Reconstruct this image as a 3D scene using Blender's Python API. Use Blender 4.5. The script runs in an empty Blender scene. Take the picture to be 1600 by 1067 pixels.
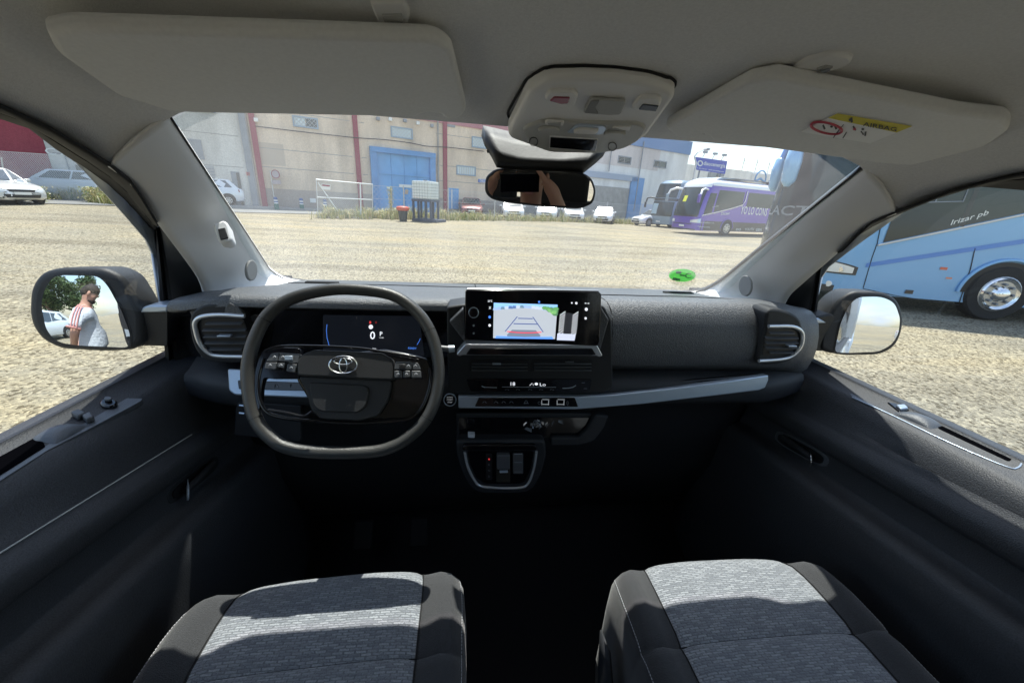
import bpy, bmesh, math, random
from mathutils import Vector as V, Matrix
R=math.radians
random.seed(7)
sc=bpy.context.scene
COL=sc.collection
# ---------------- camera (solved from the symmetric features of the cab) ----------------
F_PX=600.0; YAW=0.13082; PITCH=0.34818; ROLL=0.05616
CAM=V((-0.15488,0,1.68))
fw=V((math.sin(YAW)*math.cos(PITCH),math.cos(YAW)*math.cos(PITCH),-math.sin(PITCH)))
r0=V((math.cos(YAW),-math.sin(YAW),0)); u0=r0.cross(fw)
rt=math.cos(ROLL)*r0+math.sin(ROLL)*u0; up=-math.sin(ROLL)*r0+math.cos(ROLL)*u0
cd=bpy.data.cameras.new('camera'); co=bpy.data.objects.new('camera',cd); COL.objects.link(co)
cd.sensor_width=36; cd.lens=F_PX/1600*36; cd.clip_start=0.01; cd.clip_end=2000
m=Matrix((rt,up,-fw)).transposed().to_4x4(); m.translation=CAM; co.matrix_world=m
sc.camera=co
# ---------------- world, sun, exposure ----------------
SUN_EL=R(67.9); SUN_AZ=R(8)      # azimuth measured from the van's nose towards its right
w=bpy.data.worlds.new('World'); sc.world=w; w.use_nodes=True
nt=w.node_tree; bg=nt.nodes['Background']
sky=nt.nodes.new('ShaderNodeTexSky'); sky.sky_type='NISHITA'; sky.sun_disc=False
sky.sun_elevation=SUN_EL; sky.sun_rotation=SUN_AZ; sky.air_density=1.3; sky.dust_density=1.2; sky.ozone_density=1.5
bg.inputs[1].default_value=0.15
# thin bright clouds over the sky
tc=nt.nodes.new('ShaderNodeTexCoord'); mp=nt.nodes.new('ShaderNodeMapping'); mp.inputs['Scale'].default_value=(1.6,1.6,6)
nz=nt.nodes.new('ShaderNodeTexNoise'); nz.inputs['Scale'].default_value=2.2; nz.inputs['Detail'].default_value=7
cr=nt.nodes.new('ShaderNodeValToRGB'); cr.color_ramp.elements[0].position=.46; cr.color_ramp.elements[1].position=.72
mx=nt.nodes.new('ShaderNodeMixRGB'); mx.inputs[2].default_value=(3.6,3.9,4.4,1)
nt.links.new(tc.outputs['Generated'],mp.inputs[0]); nt.links.new(mp.outputs[0],nz.inputs[0]); nt.links.new(nz.outputs[0],cr.inputs[0])
nt.links.new(cr.outputs[0],mx.inputs[0]); nt.links.new(sky.outputs[0],mx.inputs[1]); nt.links.new(mx.outputs[0],bg.inputs[0])
sl=bpy.data.lights.new('sun','SUN'); so=bpy.data.objects.new('sun',sl); COL.objects.link(so)
sl.energy=4.2; sl.angle=R(.5); sl.color=(1,.965,.9)
sd=V((math.sin(SUN_AZ)*math.cos(SUN_EL),math.cos(SUN_AZ)*math.cos(SUN_EL),math.sin(SUN_EL)))
so.rotation_euler=sd.to_track_quat('Z','Y').to_euler(); so.location=(0,0,60)
vs=sc.view_settings; vs.view_transform='Standard'; vs.look='None'; vs.gamma=1; vs.exposure=0.88
sc.render.engine='CYCLES'; sc.cycles.max_bounces=10; sc.cycles.diffuse_bounces=5; sc.cycles.transparent_max_bounces=16
sc.cycles.use_denoising=True; sc.cycles.caustics_reflective=False; sc.cycles.caustics_refractive=False
# ---------------- helpers ----------------
def rayd(px,py): return fw+(px-800)/F_PX*rt-(py-533.5)/F_PX*up
def P(px,py,x=None,y=None,z=None):
    d=rayd(px,py)
    if x is not None: t=(x-CAM.x)/d.x
    elif y is not None: t=(y-CAM.y)/d.y
    else: t=(z-CAM.z)/d.z
    return CAM+d*t
def plane_fn(o,n):
    def f(px,py):
        d=rayd(px,py); t=(o-CAM).dot(n)/d.dot(n); return CAM+d*t
    f.o=o; f.n=n
    return f
def xplane(a,b):      # plane through a and b that contains the van's cross direction
    n=V((1,0,0)).cross(b-a).normalized(); return plane_fn(a,n)
def plane3(a,b,c): return plane_fn(a,(b-a).cross(c-a).normalized())
def yfn(y): return lambda px,py: P(px,py,y=y)
def ss(v,a,b):
    t=max(0,min(1,(v-a)/(b-a))); return t*t*(3-2*t)
def gh(x,y):          # the lot rises gently away from the van, more so to the left
    h=.35*ss(y,9,27)*(1-.45*ss(x,6,16))
    az=math.degrees(math.atan2(-x,max(y,.01)))
    h+=.20*ss(az,27,40)*ss(math.hypot(x,y),9,19)*ss(y,0,8)
    return h
def G(px,py,h=0):
    z=0
    for i in range(12):
        p=P(px,py,z=z+h) if rayd(px,py).z<0 else P(px,py,y=60)
        z=gh(p.x,p.y)
    return V((p.x,p.y,z+h))
M={}
def mat(name,col,rough=.6,metal=0,bump=0,bscale=200,var=0,vscale=8,spec=.5,coat=0,emit=0,emcol=None,aniso=None,sheen=0,detail=3):
    if name in M: return M[name]
    m=bpy.data.materials.new(name); m.use_nodes=True; n=m.node_tree; b=n.nodes['Principled BSDF']
    c=tuple(col)+(1,)
    b.inputs['Base Color'].default_value=c; b.inputs['Roughness'].default_value=rough; b.inputs['Metallic'].default_value=metal
    b.inputs['Specular IOR Level'].default_value=spec; b.inputs['Coat Weight'].default_value=coat
    b.inputs['Coat Roughness'].default_value=.05; b.inputs['Sheen Weight'].default_value=sheen
    if emit:
        b.inputs['Emission Color'].default_value=tuple(emcol or col)+(1,); b.inputs['Emission Strength'].default_value=emit
    tc=n.nodes.new('ShaderNodeTexCoord')
    if var:
        z=n.nodes.new('ShaderNodeTexNoise'); z.inputs['Scale'].default_value=vscale; z.inputs['Detail'].default_value=6
        r=n.nodes.new('ShaderNodeValToRGB'); r.color_ramp.elements[0].position=.3; r.color_ramp.elements[1].position=.7
        r.color_ramp.elements[0].color=tuple(max(0,k*(1-var)) for k in col)+(1,); r.color_ramp.elements[1].color=tuple(min(1,k*(1+var)) for k in col)+(1,)
        n.links.new(tc.outputs['Object'],z.inputs[0]); n.links.new(z.outputs[0],r.inputs[0]); n.links.new(r.outputs[0],b.inputs['Base Color'])
    if bump:
        z=n.nodes.new('ShaderNodeTexNoise'); z.inputs['Scale'].default_value=bscale; z.inputs['Detail'].default_value=detail
        if aniso:
            q=n.nodes.new('ShaderNodeMapping'); q.inputs['Scale'].default_value=aniso; n.links.new(tc.outputs['Object'],q.inputs[0]); n.links.new(q.outputs[0],z.inputs[0])
        else: n.links.new(tc.outputs['Object'],z.inputs[0])
        k=n.nodes.new('ShaderNodeBump'); k.inputs['Strength'].default_value=bump; k.inputs['Distance'].default_value=.002 if bscale>60 else .02
        n.links.new(z.outputs[0],k.inputs['Height']); n.links.new(k.outputs[0],b.inputs['Normal'])
    M[name]=m; return m
def glass(name,tint=(1,1,1),refl=1.0,dust_haze=0.0,base=.0):
    m=bpy.data.materials.new(name); m.use_nodes=True; n=m.node_tree; n.nodes.clear()
    o=n.nodes.new('ShaderNodeOutputMaterial'); t=n.nodes.new('ShaderNodeBsdfTransparent'); t.inputs[0].default_value=tuple(tint)+(1,)
    g=n.nodes.new('ShaderNodeBsdfGlossy'); g.inputs['Roughness'].default_value=.01
    lw=n.nodes.new('ShaderNodeLayerWeight'); lw.inputs[0].default_value=.5; f=n.nodes.new('ShaderNodeMath'); f.operation='POWER'; f.inputs[1].default_value=4.5; n.links.new(lw.outputs['Facing'],f.inputs[0])
    mu=n.nodes.new('ShaderNodeMath'); mu.operation='MULTIPLY_ADD'; mu.inputs[1].default_value=refl; mu.inputs[2].default_value=base or .045
    mx=n.nodes.new('ShaderNodeMixShader'); n.links.new(f.outputs[0],mu.inputs[0]); n.links.new(mu.outputs[0],mx.inputs[0])
    n.links.new(t.outputs[0],mx.inputs[1]); n.links.new(g.outputs[0],mx.inputs[2]); last=mx
    if dust_haze:
        tc=n.nodes.new('ShaderNodeTexCoord'); q=n.nodes.new('ShaderNodeMapping'); q.inputs['Rotation'].default_value=(0,0,.4); q.inputs['Scale'].default_value=(6,1,1)
        z=n.nodes.new('ShaderNodeTexNoise'); z.inputs['Scale'].default_value=1.3; z.inputs['Detail'].default_value=3
        mr=n.nodes.new('ShaderNodeMapRange'); mr.inputs[1].default_value=.35; mr.inputs[2].default_value=.75; mr.inputs[3].default_value=dust_haze*.6; mr.inputs[4].default_value=dust_haze*1.7
        sx_=n.nodes.new('ShaderNodeSeparateXYZ'); n.links.new(tc.outputs['Object'],sx_.inputs[0]); ab=n.nodes.new('ShaderNodeMath'); ab.operation='ABSOLUTE'; n.links.new(sx_.outputs[0],ab.inputs[0])
        m3=n.nodes.new('ShaderNodeMapRange'); m3.inputs[1].default_value=.35; m3.inputs[2].default_value=.78; m3.inputs[3].default_value=1; m3.inputs[4].default_value=2.5 if dust_haze>.02 else 1; n.links.new(ab.outputs[0],m3.inputs[0])  # dust film thickened towards the sides to stand in for reflected haze
        pr=n.nodes.new('ShaderNodeMath'); pr.operation='MULTIPLY'; n.links.new(mr.outputs[0],pr.inputs[0]); n.links.new(m3.outputs[0],pr.inputs[1])
        tl=n.nodes.new('ShaderNodeBsdfTranslucent'); tl.inputs[0].default_value=(.9,.9,.88,1)
        m2=n.nodes.new('ShaderNodeMixShader')
        n.links.new(tc.outputs['Object'],q.inputs[0]); n.links.new(q.outputs[0],z.inputs[0]); n.links.new(z.outputs[0],mr.inputs[0]); n.links.new(pr.outputs[0],m2.inputs[0])
        n.links.new(mx.outputs[0],m2.inputs[1]); n.links.new(tl.outputs[0],m2.inputs[2]); last=m2
    n.links.new(last.outputs[0],o.inputs[0]); M[name]=m; return m
def tag(o,label=None,cat=None,group=None,kind=None):
    if label: o['label']=label
    if cat: o['category']=cat
    if group: o['group']=group
    if kind: o['kind']=kind
    return o
WMAT={}
def link(o,parent):
    COL.objects.link(o)
    if parent is not None:
        o.parent=parent
        w=WMAT.get(parent.name)
        if w is not None: o.matrix_parent_inverse=w.inverted()
    return o
def empty(name,loc=(0,0,0),label=None,cat=None,group=None,rotz=0,local=False):
    o=bpy.data.objects.new(name,None); o.location=loc; o.rotation_euler=(0,0,rotz); o.empty_display_size=.1; COL.objects.link(o)
    if not local: WMAT[o.name]=Matrix.Translation(V(loc))@Matrix.Rotation(rotz,4,'Z')
    return tag(o,label,cat,group)
def mesh(name,vs,fs,m,parent=None,smooth=False,bevel=0,solid=0,seg=2,mats=None,midx=None,sub=0,ang=40,off=-1):
    me=bpy.data.meshes.new(name); me.from_pydata([tuple(v) for v in vs],[],fs)
    bm=bmesh.new(); bm.from_mesh(me); bmesh.ops.recalc_face_normals(bm,faces=bm.faces) if not solid else None; bm.to_mesh(me); bm.free()
    for mm in (mats or [m]): me.materials.append(mm if not isinstance(mm,str) else M[mm])
    if midx:
        for p,i in zip(me.polygons,midx): p.material_index=i
    if smooth:
        for p in me.polygons: p.use_smooth=True
        if ang<180: me.set_sharp_from_angle(angle=R(ang if ang!=40 else 55))
    o=bpy.data.objects.new(name,me); link(o,parent)
    if solid:
        s=o.modifiers.new('solid','SOLIDIFY'); s.thickness=solid; s.offset=off
    if sub:
        s=o.modifiers.new('sub','SUBSURF'); s.levels=sub; s.render_levels=sub
    if bevel:
        b=o.modifiers.new('bevel','BEVEL'); b.width=bevel; b.segments=seg; b.limit_method='ANGLE'; b.angle_limit=R(35)
        for p in me.polygons: p.use_smooth=True
        try: me.set_sharp_from_angle(angle=R(ang))
        except Exception: pass
        b.harden_normals=False
    return o
def join(name,pieces,m,parent=None,**k):    # pieces: list of (verts, faces)
    vs=[];fs=[]
    for a,b in pieces:
        n=len(vs); vs+=list(a); fs+=[tuple(i+n for i in f) for f in b]
    return mesh(name,vs,fs,m,parent,**k)
def boxp(c,s,ax=None):
    c=V(c); X,Y,Z=ax or (V((1,0,0)),V((0,1,0)),V((0,0,1)))
    vs=[c+X*(s[0]/2*i)+Y*(s[1]/2*j)+Z*(s[2]/2*k) for i in(-1,1) for j in(-1,1) for k in(-1,1)]
    return vs,[(0,1,3,2),(4,6,7,5),(0,4,5,1),(2,3,7,6),(0,2,6,4),(1,5,7,3)]
def box(name,c,s,m,parent=None,ax=None,bevel=0,**k):
    a,b=boxp(c,s,ax); return mesh(name,a,b,m,parent,bevel=bevel,**k)
def catm(pts,n=6,closed=False):
    pts=[V(p) for p in pts]; L=len(pts); out=[]
    rng=range(L if closed else L-1)
    for i in rng:
        p0=pts[(i-1)%L] if closed or i>0 else pts[0]*2-pts[1]
        p1=pts[i];p2=pts[(i+1)%L]
        p3=pts[(i+2)%L] if closed or i+2<L else pts[-1]*2-pts[-2]
        for k in range(n):
            t=k/n
            out.append(.5*((2*p1)+(p2-p0)*t+(2*p0-5*p1+4*p2-p3)*t*t+(3*p1-p0-3*p2+p3)*t**3))
    if not closed: out.append(pts[-1])
    return out
def resamp(pts,n):
    d=[0]
    for a,b in zip(pts,pts[1:]): d.append(d[-1]+(b-a).length)
    out=[];j=0
    for i in range(n):
        s=d[-1]*i/(n-1)
        while j<len(d)-2 and d[j+1]<s: j+=1
        t=(s-d[j])/max(1e-9,d[j+1]-d[j]); out.append(pts[j].lerp(pts[j+1],min(1,t)))
    return out
def rnd(pts,r,n=4):      # round the corners of a closed 2D outline
    out=[];L=len(pts)
    for i in range(L):
        p=V((*pts[i][:2],0)); rr=pts[i][2] if len(pts[i])>2 else r
        a=V((*pts[i-1][:2],0)); b=V((*pts[(i+1)%L][:2],0))
        da=(a-p);db=(b-p); ra=min(rr,da.length*.48); rb=min(rr,db.length*.48)
        A=p+da.normalized()*ra;B=p+db.normalized()*rb
        for k in range(n+1):
            t=k/n; q=A*(1-t)**2+p*2*t*(1-t)+B*t*t; out.append((q.x,q.y))
    return out
def newell(pts):
    n=V((0,0,0))
    for a,b in zip(pts,pts[1:]+pts[:1]): n+=V(((a.y-b.y)*(a.z+b.z),(a.z-b.z)*(a.x+b.x),(a.x-b.x)*(a.y+b.y)))
    return n.normalized()
def platep(pts,depth,off=0,toward=None):
    n=newell(pts); c=sum(pts,V((0,0,0)))/len(pts); tw=(toward or CAM)-c
    if n.dot(tw)<0: n=-n
    f=[p+n*off for p in pts]; b=[p+n*(off-depth) for p in pts]; L=len(pts)
    return f+b,[tuple(range(L)),tuple(range(2*L-1,L-1,-1))]+[(i,(i+1)%L,L+(i+1)%L,L+i) for i in range(L)]
def plate(name,pts,depth,m,parent=None,off=0,bevel=0,toward=None,**k):
    a,b=platep(pts,depth,off,toward); return mesh(name,a,b,m,parent,bevel=bevel,**k)
def ppx(name,pxs,fn,depth,m,parent=None,off=0,bevel=0,r=0,**k):
    q=rnd(pxs,r) if r else pxs
    return plate(name,[fn(*p[:2]) for p in q],depth,m,parent,off,bevel,**k)
def rect(x0,y0,x1,y1,sk=0): return [(x0,y0),(x1,y0+sk),(x1,y1+sk),(x0,y1)]
def circ(cx,cy,rx,ry=None,n=24):
    ry=ry or rx; return [(cx+rx*math.cos(2*math.pi*i/n),cy+ry*math.sin(2*math.pi*i/n)) for i in range(n)]
def tubep(pts,r,closed=False,n=8,flat=1,upv=None,cap=True):
    pts=[V(p) for p in pts]; L=len(pts); vs=[];fs=[]; prev=None
    rs=r if isinstance(r,(list,tuple)) else [r]*L
    for i,p in enumerate(pts):
        a=pts[(i-1)%L] if closed or i>0 else p; b=pts[(i+1)%L] if closed or i<L-1 else p
        t=(b-a).normalized()
        if upv is not None: u=(V(upv)-t*V(upv).dot(t)).normalized()
        elif prev is None:
            u=t.orthogonal().normalized()
        else: u=(prev-t*prev.dot(t)).normalized()
        prev=u; s=t.cross(u)
        for k in range(n):
            an=2*math.pi*k/n; vs.append(p+(s*math.cos(an)+u*math.sin(an)*flat)*rs[i])
    for i in range(L if closed else L-1):
        for k in range(n):
            j=(i+1)%L; fs.append((i*n+k,i*n+(k+1)%n,j*n+(k+1)%n,j*n+k))
    if not closed and cap: fs+=[tuple(range(n)),tuple(range((L-1)*n,L*n))]
    return vs,fs
def tube(name,pts,r,m,parent=None,closed=False,n=8,flat=1,upv=None,**k):
    a,b=tubep(pts,r,closed,n,flat,upv); return mesh(name,a,b,m,parent,smooth=True,**k)
def gridp(rows,closed=False):
    n=len(rows[0]); vs=[p for r_ in rows for p in r_]; fs=[]
    for i in range(len(rows)-1):
        for j in range(n if closed else n-1):
            k=(j+1)%n; fs.append((i*n+j,i*n+k,(i+1)*n+k,(i+1)*n+j))
    return vs,fs
def loft(name,rows,m,parent=None,solid=0,n=None,**k):
    if n: rows=[resamp([V(p) for p in r_],n) for r_ in rows]
    a,b=gridp(rows); return mesh(name,a,b,m,parent,smooth=True,solid=solid,**k)
_tc={}
def text_faces(body,bold=False):
    key=(body,bold)
    if key in _tc: return _tc[key]
    c=bpy.data.curves.new('t','FONT'); c.body=body; c.resolution_u=2; c.extrude=0
    if bold: c.offset=.012
    o=bpy.data.objects.new('t',c); COL.objects.link(o); bpy.context.view_layer.update()
    dg=bpy.context.evaluated_depsgraph_get(); me=o.evaluated_get(dg).to_mesh()
    vs=[v.co.copy() for v in me.vertices]; fs=[tuple(p.vertices) for p in me.polygons]; o.evaluated_get(dg).to_mesh_clear()
    bpy.data.objects.remove(o); bpy.data.curves.remove(c)
    x0=min(v.x for v in vs);x1=max(v.x for v in vs);y0=min(v.y for v in vs);y1=max(v.y for v in vs)
    # cap height 0..0.69 kept so descenders fall below the baseline
    vs=[((v.x-x0)/(x1-x0),v.y/.7) for v in vs]
    _tc[key]=(vs,fs); return vs,fs
def text3(name,body,fn,m,parent,bold=False):    # fn(u,v)->point, u 0..1 along the text, v 0..1 up to cap height
    vs,fs=text_faces(body,bold); return mesh(name,[fn(*v) for v in vs],fs,m,parent)
def text_px(name,body,a,b,h,fn,m,parent,off=.0015,bold=False):
    O=fn(*a);X=fn(*b)-O; d=V((b[0]-a[0],b[1]-a[1],0)).normalized(); Y=fn(a[0]+d.y*h,a[1]-d.x*h)-O
    n=X.cross(Y).normalized()
    if n.dot(CAM-O)<0: n=-n
    return text3(name,body,lambda u,v:O+X*u+Y*v+n*off,m,parent,bold)
def line_px(pts,fn,wd,off=.001):   # list of thin quads following a pixel path, for markings
    out=[]
    q=[fn(*p) for p in pts]
    for a,b in zip(q,q[1:]):
        t=(b-a).normalized(); n=(CAM-a).normalized(); s=t.cross(n).normalized()*wd/2
        n=s.cross(t).normalized(); n=n if n.dot(CAM-a)>0 else -n
        out.append(([a-s+n*off,b-s+n*off,b+s+n*off,a+s+n*off],[(0,1,2,3)]))
    return out
# ---------------- materials of the cab ----------------
def weave(name,cols,bs,scale):
    m=mat(name,cols[0],.9,sheen=.3); n=m.node_tree; b=n.nodes['Principled BSDF']
    tc=n.nodes.new('ShaderNodeTexCoord'); q=n.nodes.new('ShaderNodeMapping'); q.inputs['Scale'].default_value=scale
    k=n.nodes.new('ShaderNodeTexBrick'); k.inputs['Scale'].default_value=1; k.offset=.5; k.inputs['Mortar Size'].default_value=.10; k.inputs['Mortar Smooth'].default_value=.5
    k.inputs['Brick Width'].default_value=1.0; k.inputs['Row Height'].default_value=.5; k.inputs['Bias'].default_value=0
    for i,c in enumerate(cols): k.inputs[i+1].default_value=tuple(c)+(1,)
    z=n.nodes.new('ShaderNodeTexNoise'); z.inputs['Scale'].default_value=420; z.inputs['Detail'].default_value=3
    mx=n.nodes.new('ShaderNodeMixRGB'); mx.blend_type='OVERLAY'; mx.inputs[0].default_value=.55
    n.links.new(tc.outputs['Object'],q.inputs[0]); n.links.new(q.outputs[0],k.inputs[0]); n.links.new(tc.outputs['Object'],z.inputs[0])
    w2=n.nodes.new('ShaderNodeTexNoise'); w2.inputs['Scale'].default_value=60; n.links.new(tc.outputs['Object'],w2.inputs[0])
    ad=n.nodes.new('ShaderNodeVectorMath'); ad.operation='MULTIPLY_ADD'; ad.inputs[1].default_value=(.35,.35,0)
    n.links.new(w2.outputs['Color'],ad.inputs[0]); n.links.new(q.outputs[0],ad.inputs[2]); n.links.new(ad.outputs[0],k.inputs[0])
    n.links.new(k.outputs[0],mx.inputs[1]); n.links.new(z.outputs[0],mx.inputs[2]); n.links.new(mx.outputs[0],b.inputs['Base Color'])
    bu=n.nodes.new('ShaderNodeBump'); bu.inputs['Strength'].default_value=.9; bu.inputs['Distance'].default_value=bs
    ma=n.nodes.new('ShaderNodeMath'); ma.operation='MULTIPLY_ADD'; ma.inputs[1].default_value=-.8
    n.links.new(k.outputs[1],ma.inputs[0]); n.links.new(z.outputs[0],ma.inputs[2]); n.links.new(ma.outputs[0],bu.inputs['Height']); n.links.new(bu.outputs[0],b.inputs['Normal'])
    return m
mat('cloth',(.785,.78,.765),.95,bump=.5,bscale=650,var=.05,vscale=300,aniso=(1,1,1))
mat('visorm',(.81,.81,.795),.7,bump=.15,bscale=900,var=.03,vscale=200)
mat('pillar',(.80,.80,.79),.55,bump=.12,bscale=900)
mat('consolem',(.80,.79,.77),.42,bump=.06,bscale=900)
mat('dashm',(.088,.093,.101),.40,bump=1,bscale=420,spec=.55,detail=2,var=.35,vscale=420)
mat('doorm',(.046,.049,.056),.5,bump=.5,bscale=450,spec=.45,detail=2,var=.3,vscale=450)
mat('podm',(.10,.11,.125),.36,bump=.4,bscale=500)
mat('pocket_shade',(.003,.003,.004),1,spec=0); mat('darkp',(.018,.019,.021),.5,bump=.3,bscale=700,spec=.4)
mat('softdark',(.028,.030,.034),.6,bump=.3,bscale=500,spec=.35)
mat('piano',(.006,.006,.008),.12,spec=.5,coat=.3)
mat('rubber',(.012,.012,.013),.7,spec=.3)
mat('chrome',(.82,.83,.85),.14,1); mat('silver',(.75,.77,.80),.22,.55)
mat('satin',(.50,.58,.68),.3,.45,bump=.05,bscale=900)
mat('leather',(.055,.055,.054),.36,bump=.35,bscale=500,spec=.45)
mat('hubm',(.035,.035,.037),.55,bump=.35,bscale=800,spec=.4)
mat('btn',(.10,.104,.112),.42)
mat('icon',(.75,.77,.8),.5,emit=.15)
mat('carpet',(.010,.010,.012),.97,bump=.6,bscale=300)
mat('bolster',(.030,.031,.034),.92,bump=.6,bscale=700,var=.35,vscale=500,sheen=.35)
mat('stitch',(.5,.52,.55),.8)
mat('crease',(.006,.006,.007),.9)
mat('frit',(.008,.008,.009),.4)
weave('seatweave',[(.34,.36,.39),(.18,.195,.22),(.17,.185,.205)],.0020,(56,124,124))
glass('windscreen',(.93,.97,.95),.75,dust_haze=.025); glass('sideglass',(.92,.96,.95),.8,dust_haze=.008)
mm=mat('mirror',(.88,.90,.92),.0,1)
mat('vanpaint',(.45,.50,.56),.3,.5,coat=.8)
mat('black',(.01,.01,.012),.5)

van=empty('passenger_van',(0,0,0),'parked van around the camera: grey headliner, black dashboard, steering wheel and two cloth seats','van')
def interp(tab,x):
    if x<=tab[0][0]: return tab[0][1]
    for (a,b),(c,d) in zip(tab,tab[1:]):
        if x<=c: return b+(d-b)*(x-a)/(c-a)
    return tab[-1][1]
ZC=[(-2,1.90),(0,1.90),(.3,1.885),(.45,1.874),(.55,1.862),(.7,1.835),(.80,1.81)]
ZE=[(-2,1.80),(.3,1.795),(.5,1.775),(.6,1.757),(.68,1.73),(.735,1.70)]
def zc(y): return interp(ZC,y)
def ze(y): return interp(ZE,y)
def hz(x,y):
    s=max(0,min(1,(abs(x)-.46)/.26))**1.7
    a=zc(y); return a*(1-s)+ze(y)*s
def fy(x):
    a=abs(x); return .80-.065*ss(a,.44,.62)
xs=[-.72+1.44*i/48 for i in range(49)]
rows=[[V((x,fy(x)+.006,hz(x,fy(x))+.012)) for x in xs]]
for dv in [0,.012,.03,.06,.1,.15,.2,.26,.33,.42,.55,.75,1.05,1.5,2.0,2.6]:
    rows.append([V((x,fy(x)-dv,hz(x,fy(x)-dv))) for x in xs])
hl=loft('headliner',rows,'cloth',van,solid=.012,off=-1)
# unseen roof skin above the headliner, added to block the sun
rrows=[[V((x*1.12,.795-dv,(hz(x,.8-dv)+.03))) for x in xs[::4]] for dv in [0,.2,.6,1.2,2,3.4]]
loft('roof_sun_shield',rrows,'vanpaint',van,solid=.01,off=-1)

# ---------------- A pillars, door frames, doors ----------------
def mir(p,s): return V((p.x*(-s),p.y,p.z))        # built for the left (x<0); s=-1 keeps it, s=1 mirrors
LP=lambda px,py,x:P(px,py,x=x)
def pillar(s):
    inner=catm([V((-.62,.737,1.777)),V((-.67,.912,1.675)),V((-.72,1.087,1.574)),V((-.765,1.25,1.475)),V((-.79,1.34,1.425)),V((-.765,1.385,1.385)),V((-.69,1.395,1.372))],6)
    outer=catm([V((-.722,.737,1.70)),LP(205,288,-.747),LP(246,349,-.776),LP(288,405,-.80),LP(312,440,-.815),LP(322,475,-.82),LP(330,500,-.80)],6)
    N=30; a=resamp(inner,N); b=resamp(outer,N)
    rows=[]
    for k in range(9):
        t=k/8; row=[]
        for i in range(N):
            p=a[i].lerp(b[i],t); f=i/(N-1)
            inw=V((.55,-.8,.1)); bul=(.020+.012*f)*math.sin(math.pi*min(1,t*1.0))
            bul+= -.010*math.sin(math.pi*min(1,max(0,(t-.45)/.5)))*ss(f,.15,.4)*(1-ss(f,.45,.62))
            row.append(p+inw*bul)
        rows.append(row)
    # turned-in lip along the glass
    rows=[[p+V((-.004,.012,.006)) for p in rows[0]]]+rows
    rows=[[mir(p,s) for p in r_] for r_ in rows]
    o=loft('pillar_trim',rows,'pillar',van,solid=.006,off=0,n=60)
    # black glazing edge beside the trim
    rows2=[[mir(p+V((.006,.004,-.0))+V((.0,.0,0)),s) for p in a],[mir(p+V((-.012,.02,.012)),s) for p in a]]
    loft('glazing_edge',rows2,'frit',van,solid=.003)
    return o
trimL=pillar(-1); trimR=pillar(1)
def facing(c,r,tow=None): pass
def disc_on(name,cx,cy,rx,ry,fn,depth,m,parent,off=0,bevel=0,n=28): return plate(name,[fn(*p) for p in circ(cx,cy,rx,ry,n)],depth,m,parent,off,bevel)
def pill_fn(s,x=.735): return plane3(P(390,423,x=-.725) if s<0 else P(1167,447,x=.725),(P(405,395,x=-.712) if s<0 else P(1150,415,x=.712)),(P(375,425,x=-.738) if s<0 else P(1184,450,x=.738)))
fL=pill_fn(-1);fR=pill_fn(1)
mat('tweet',(.38,.385,.38),.6,bump=1,bscale=1400)
disc_on('tweeter_grille',390,423,8.5,16,fL,.012,'tweet',trimL,.012,.002)
disc_on('tweeter_grille',1167,447,10,16,fR,.012,'tweet',trimR,.012,.002)
# driver camera box on the left pillar
fS=plane3(P(350,365,x=-.665),P(362,345,x=-.655),P(336,365,x=-.68))
ppx('sensor_housing',[(333,352),(350,345),(357,350),(364,376),(356,380),(342,378)],fS,.035,'pillar',trimL,.004,bevel=.004,r=4)
ppx('sensor_window',[(342,360),(353,358),(358,374),(346,377)],fS,.004,'darkp',trimL,.007,bevel=.001)

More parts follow.
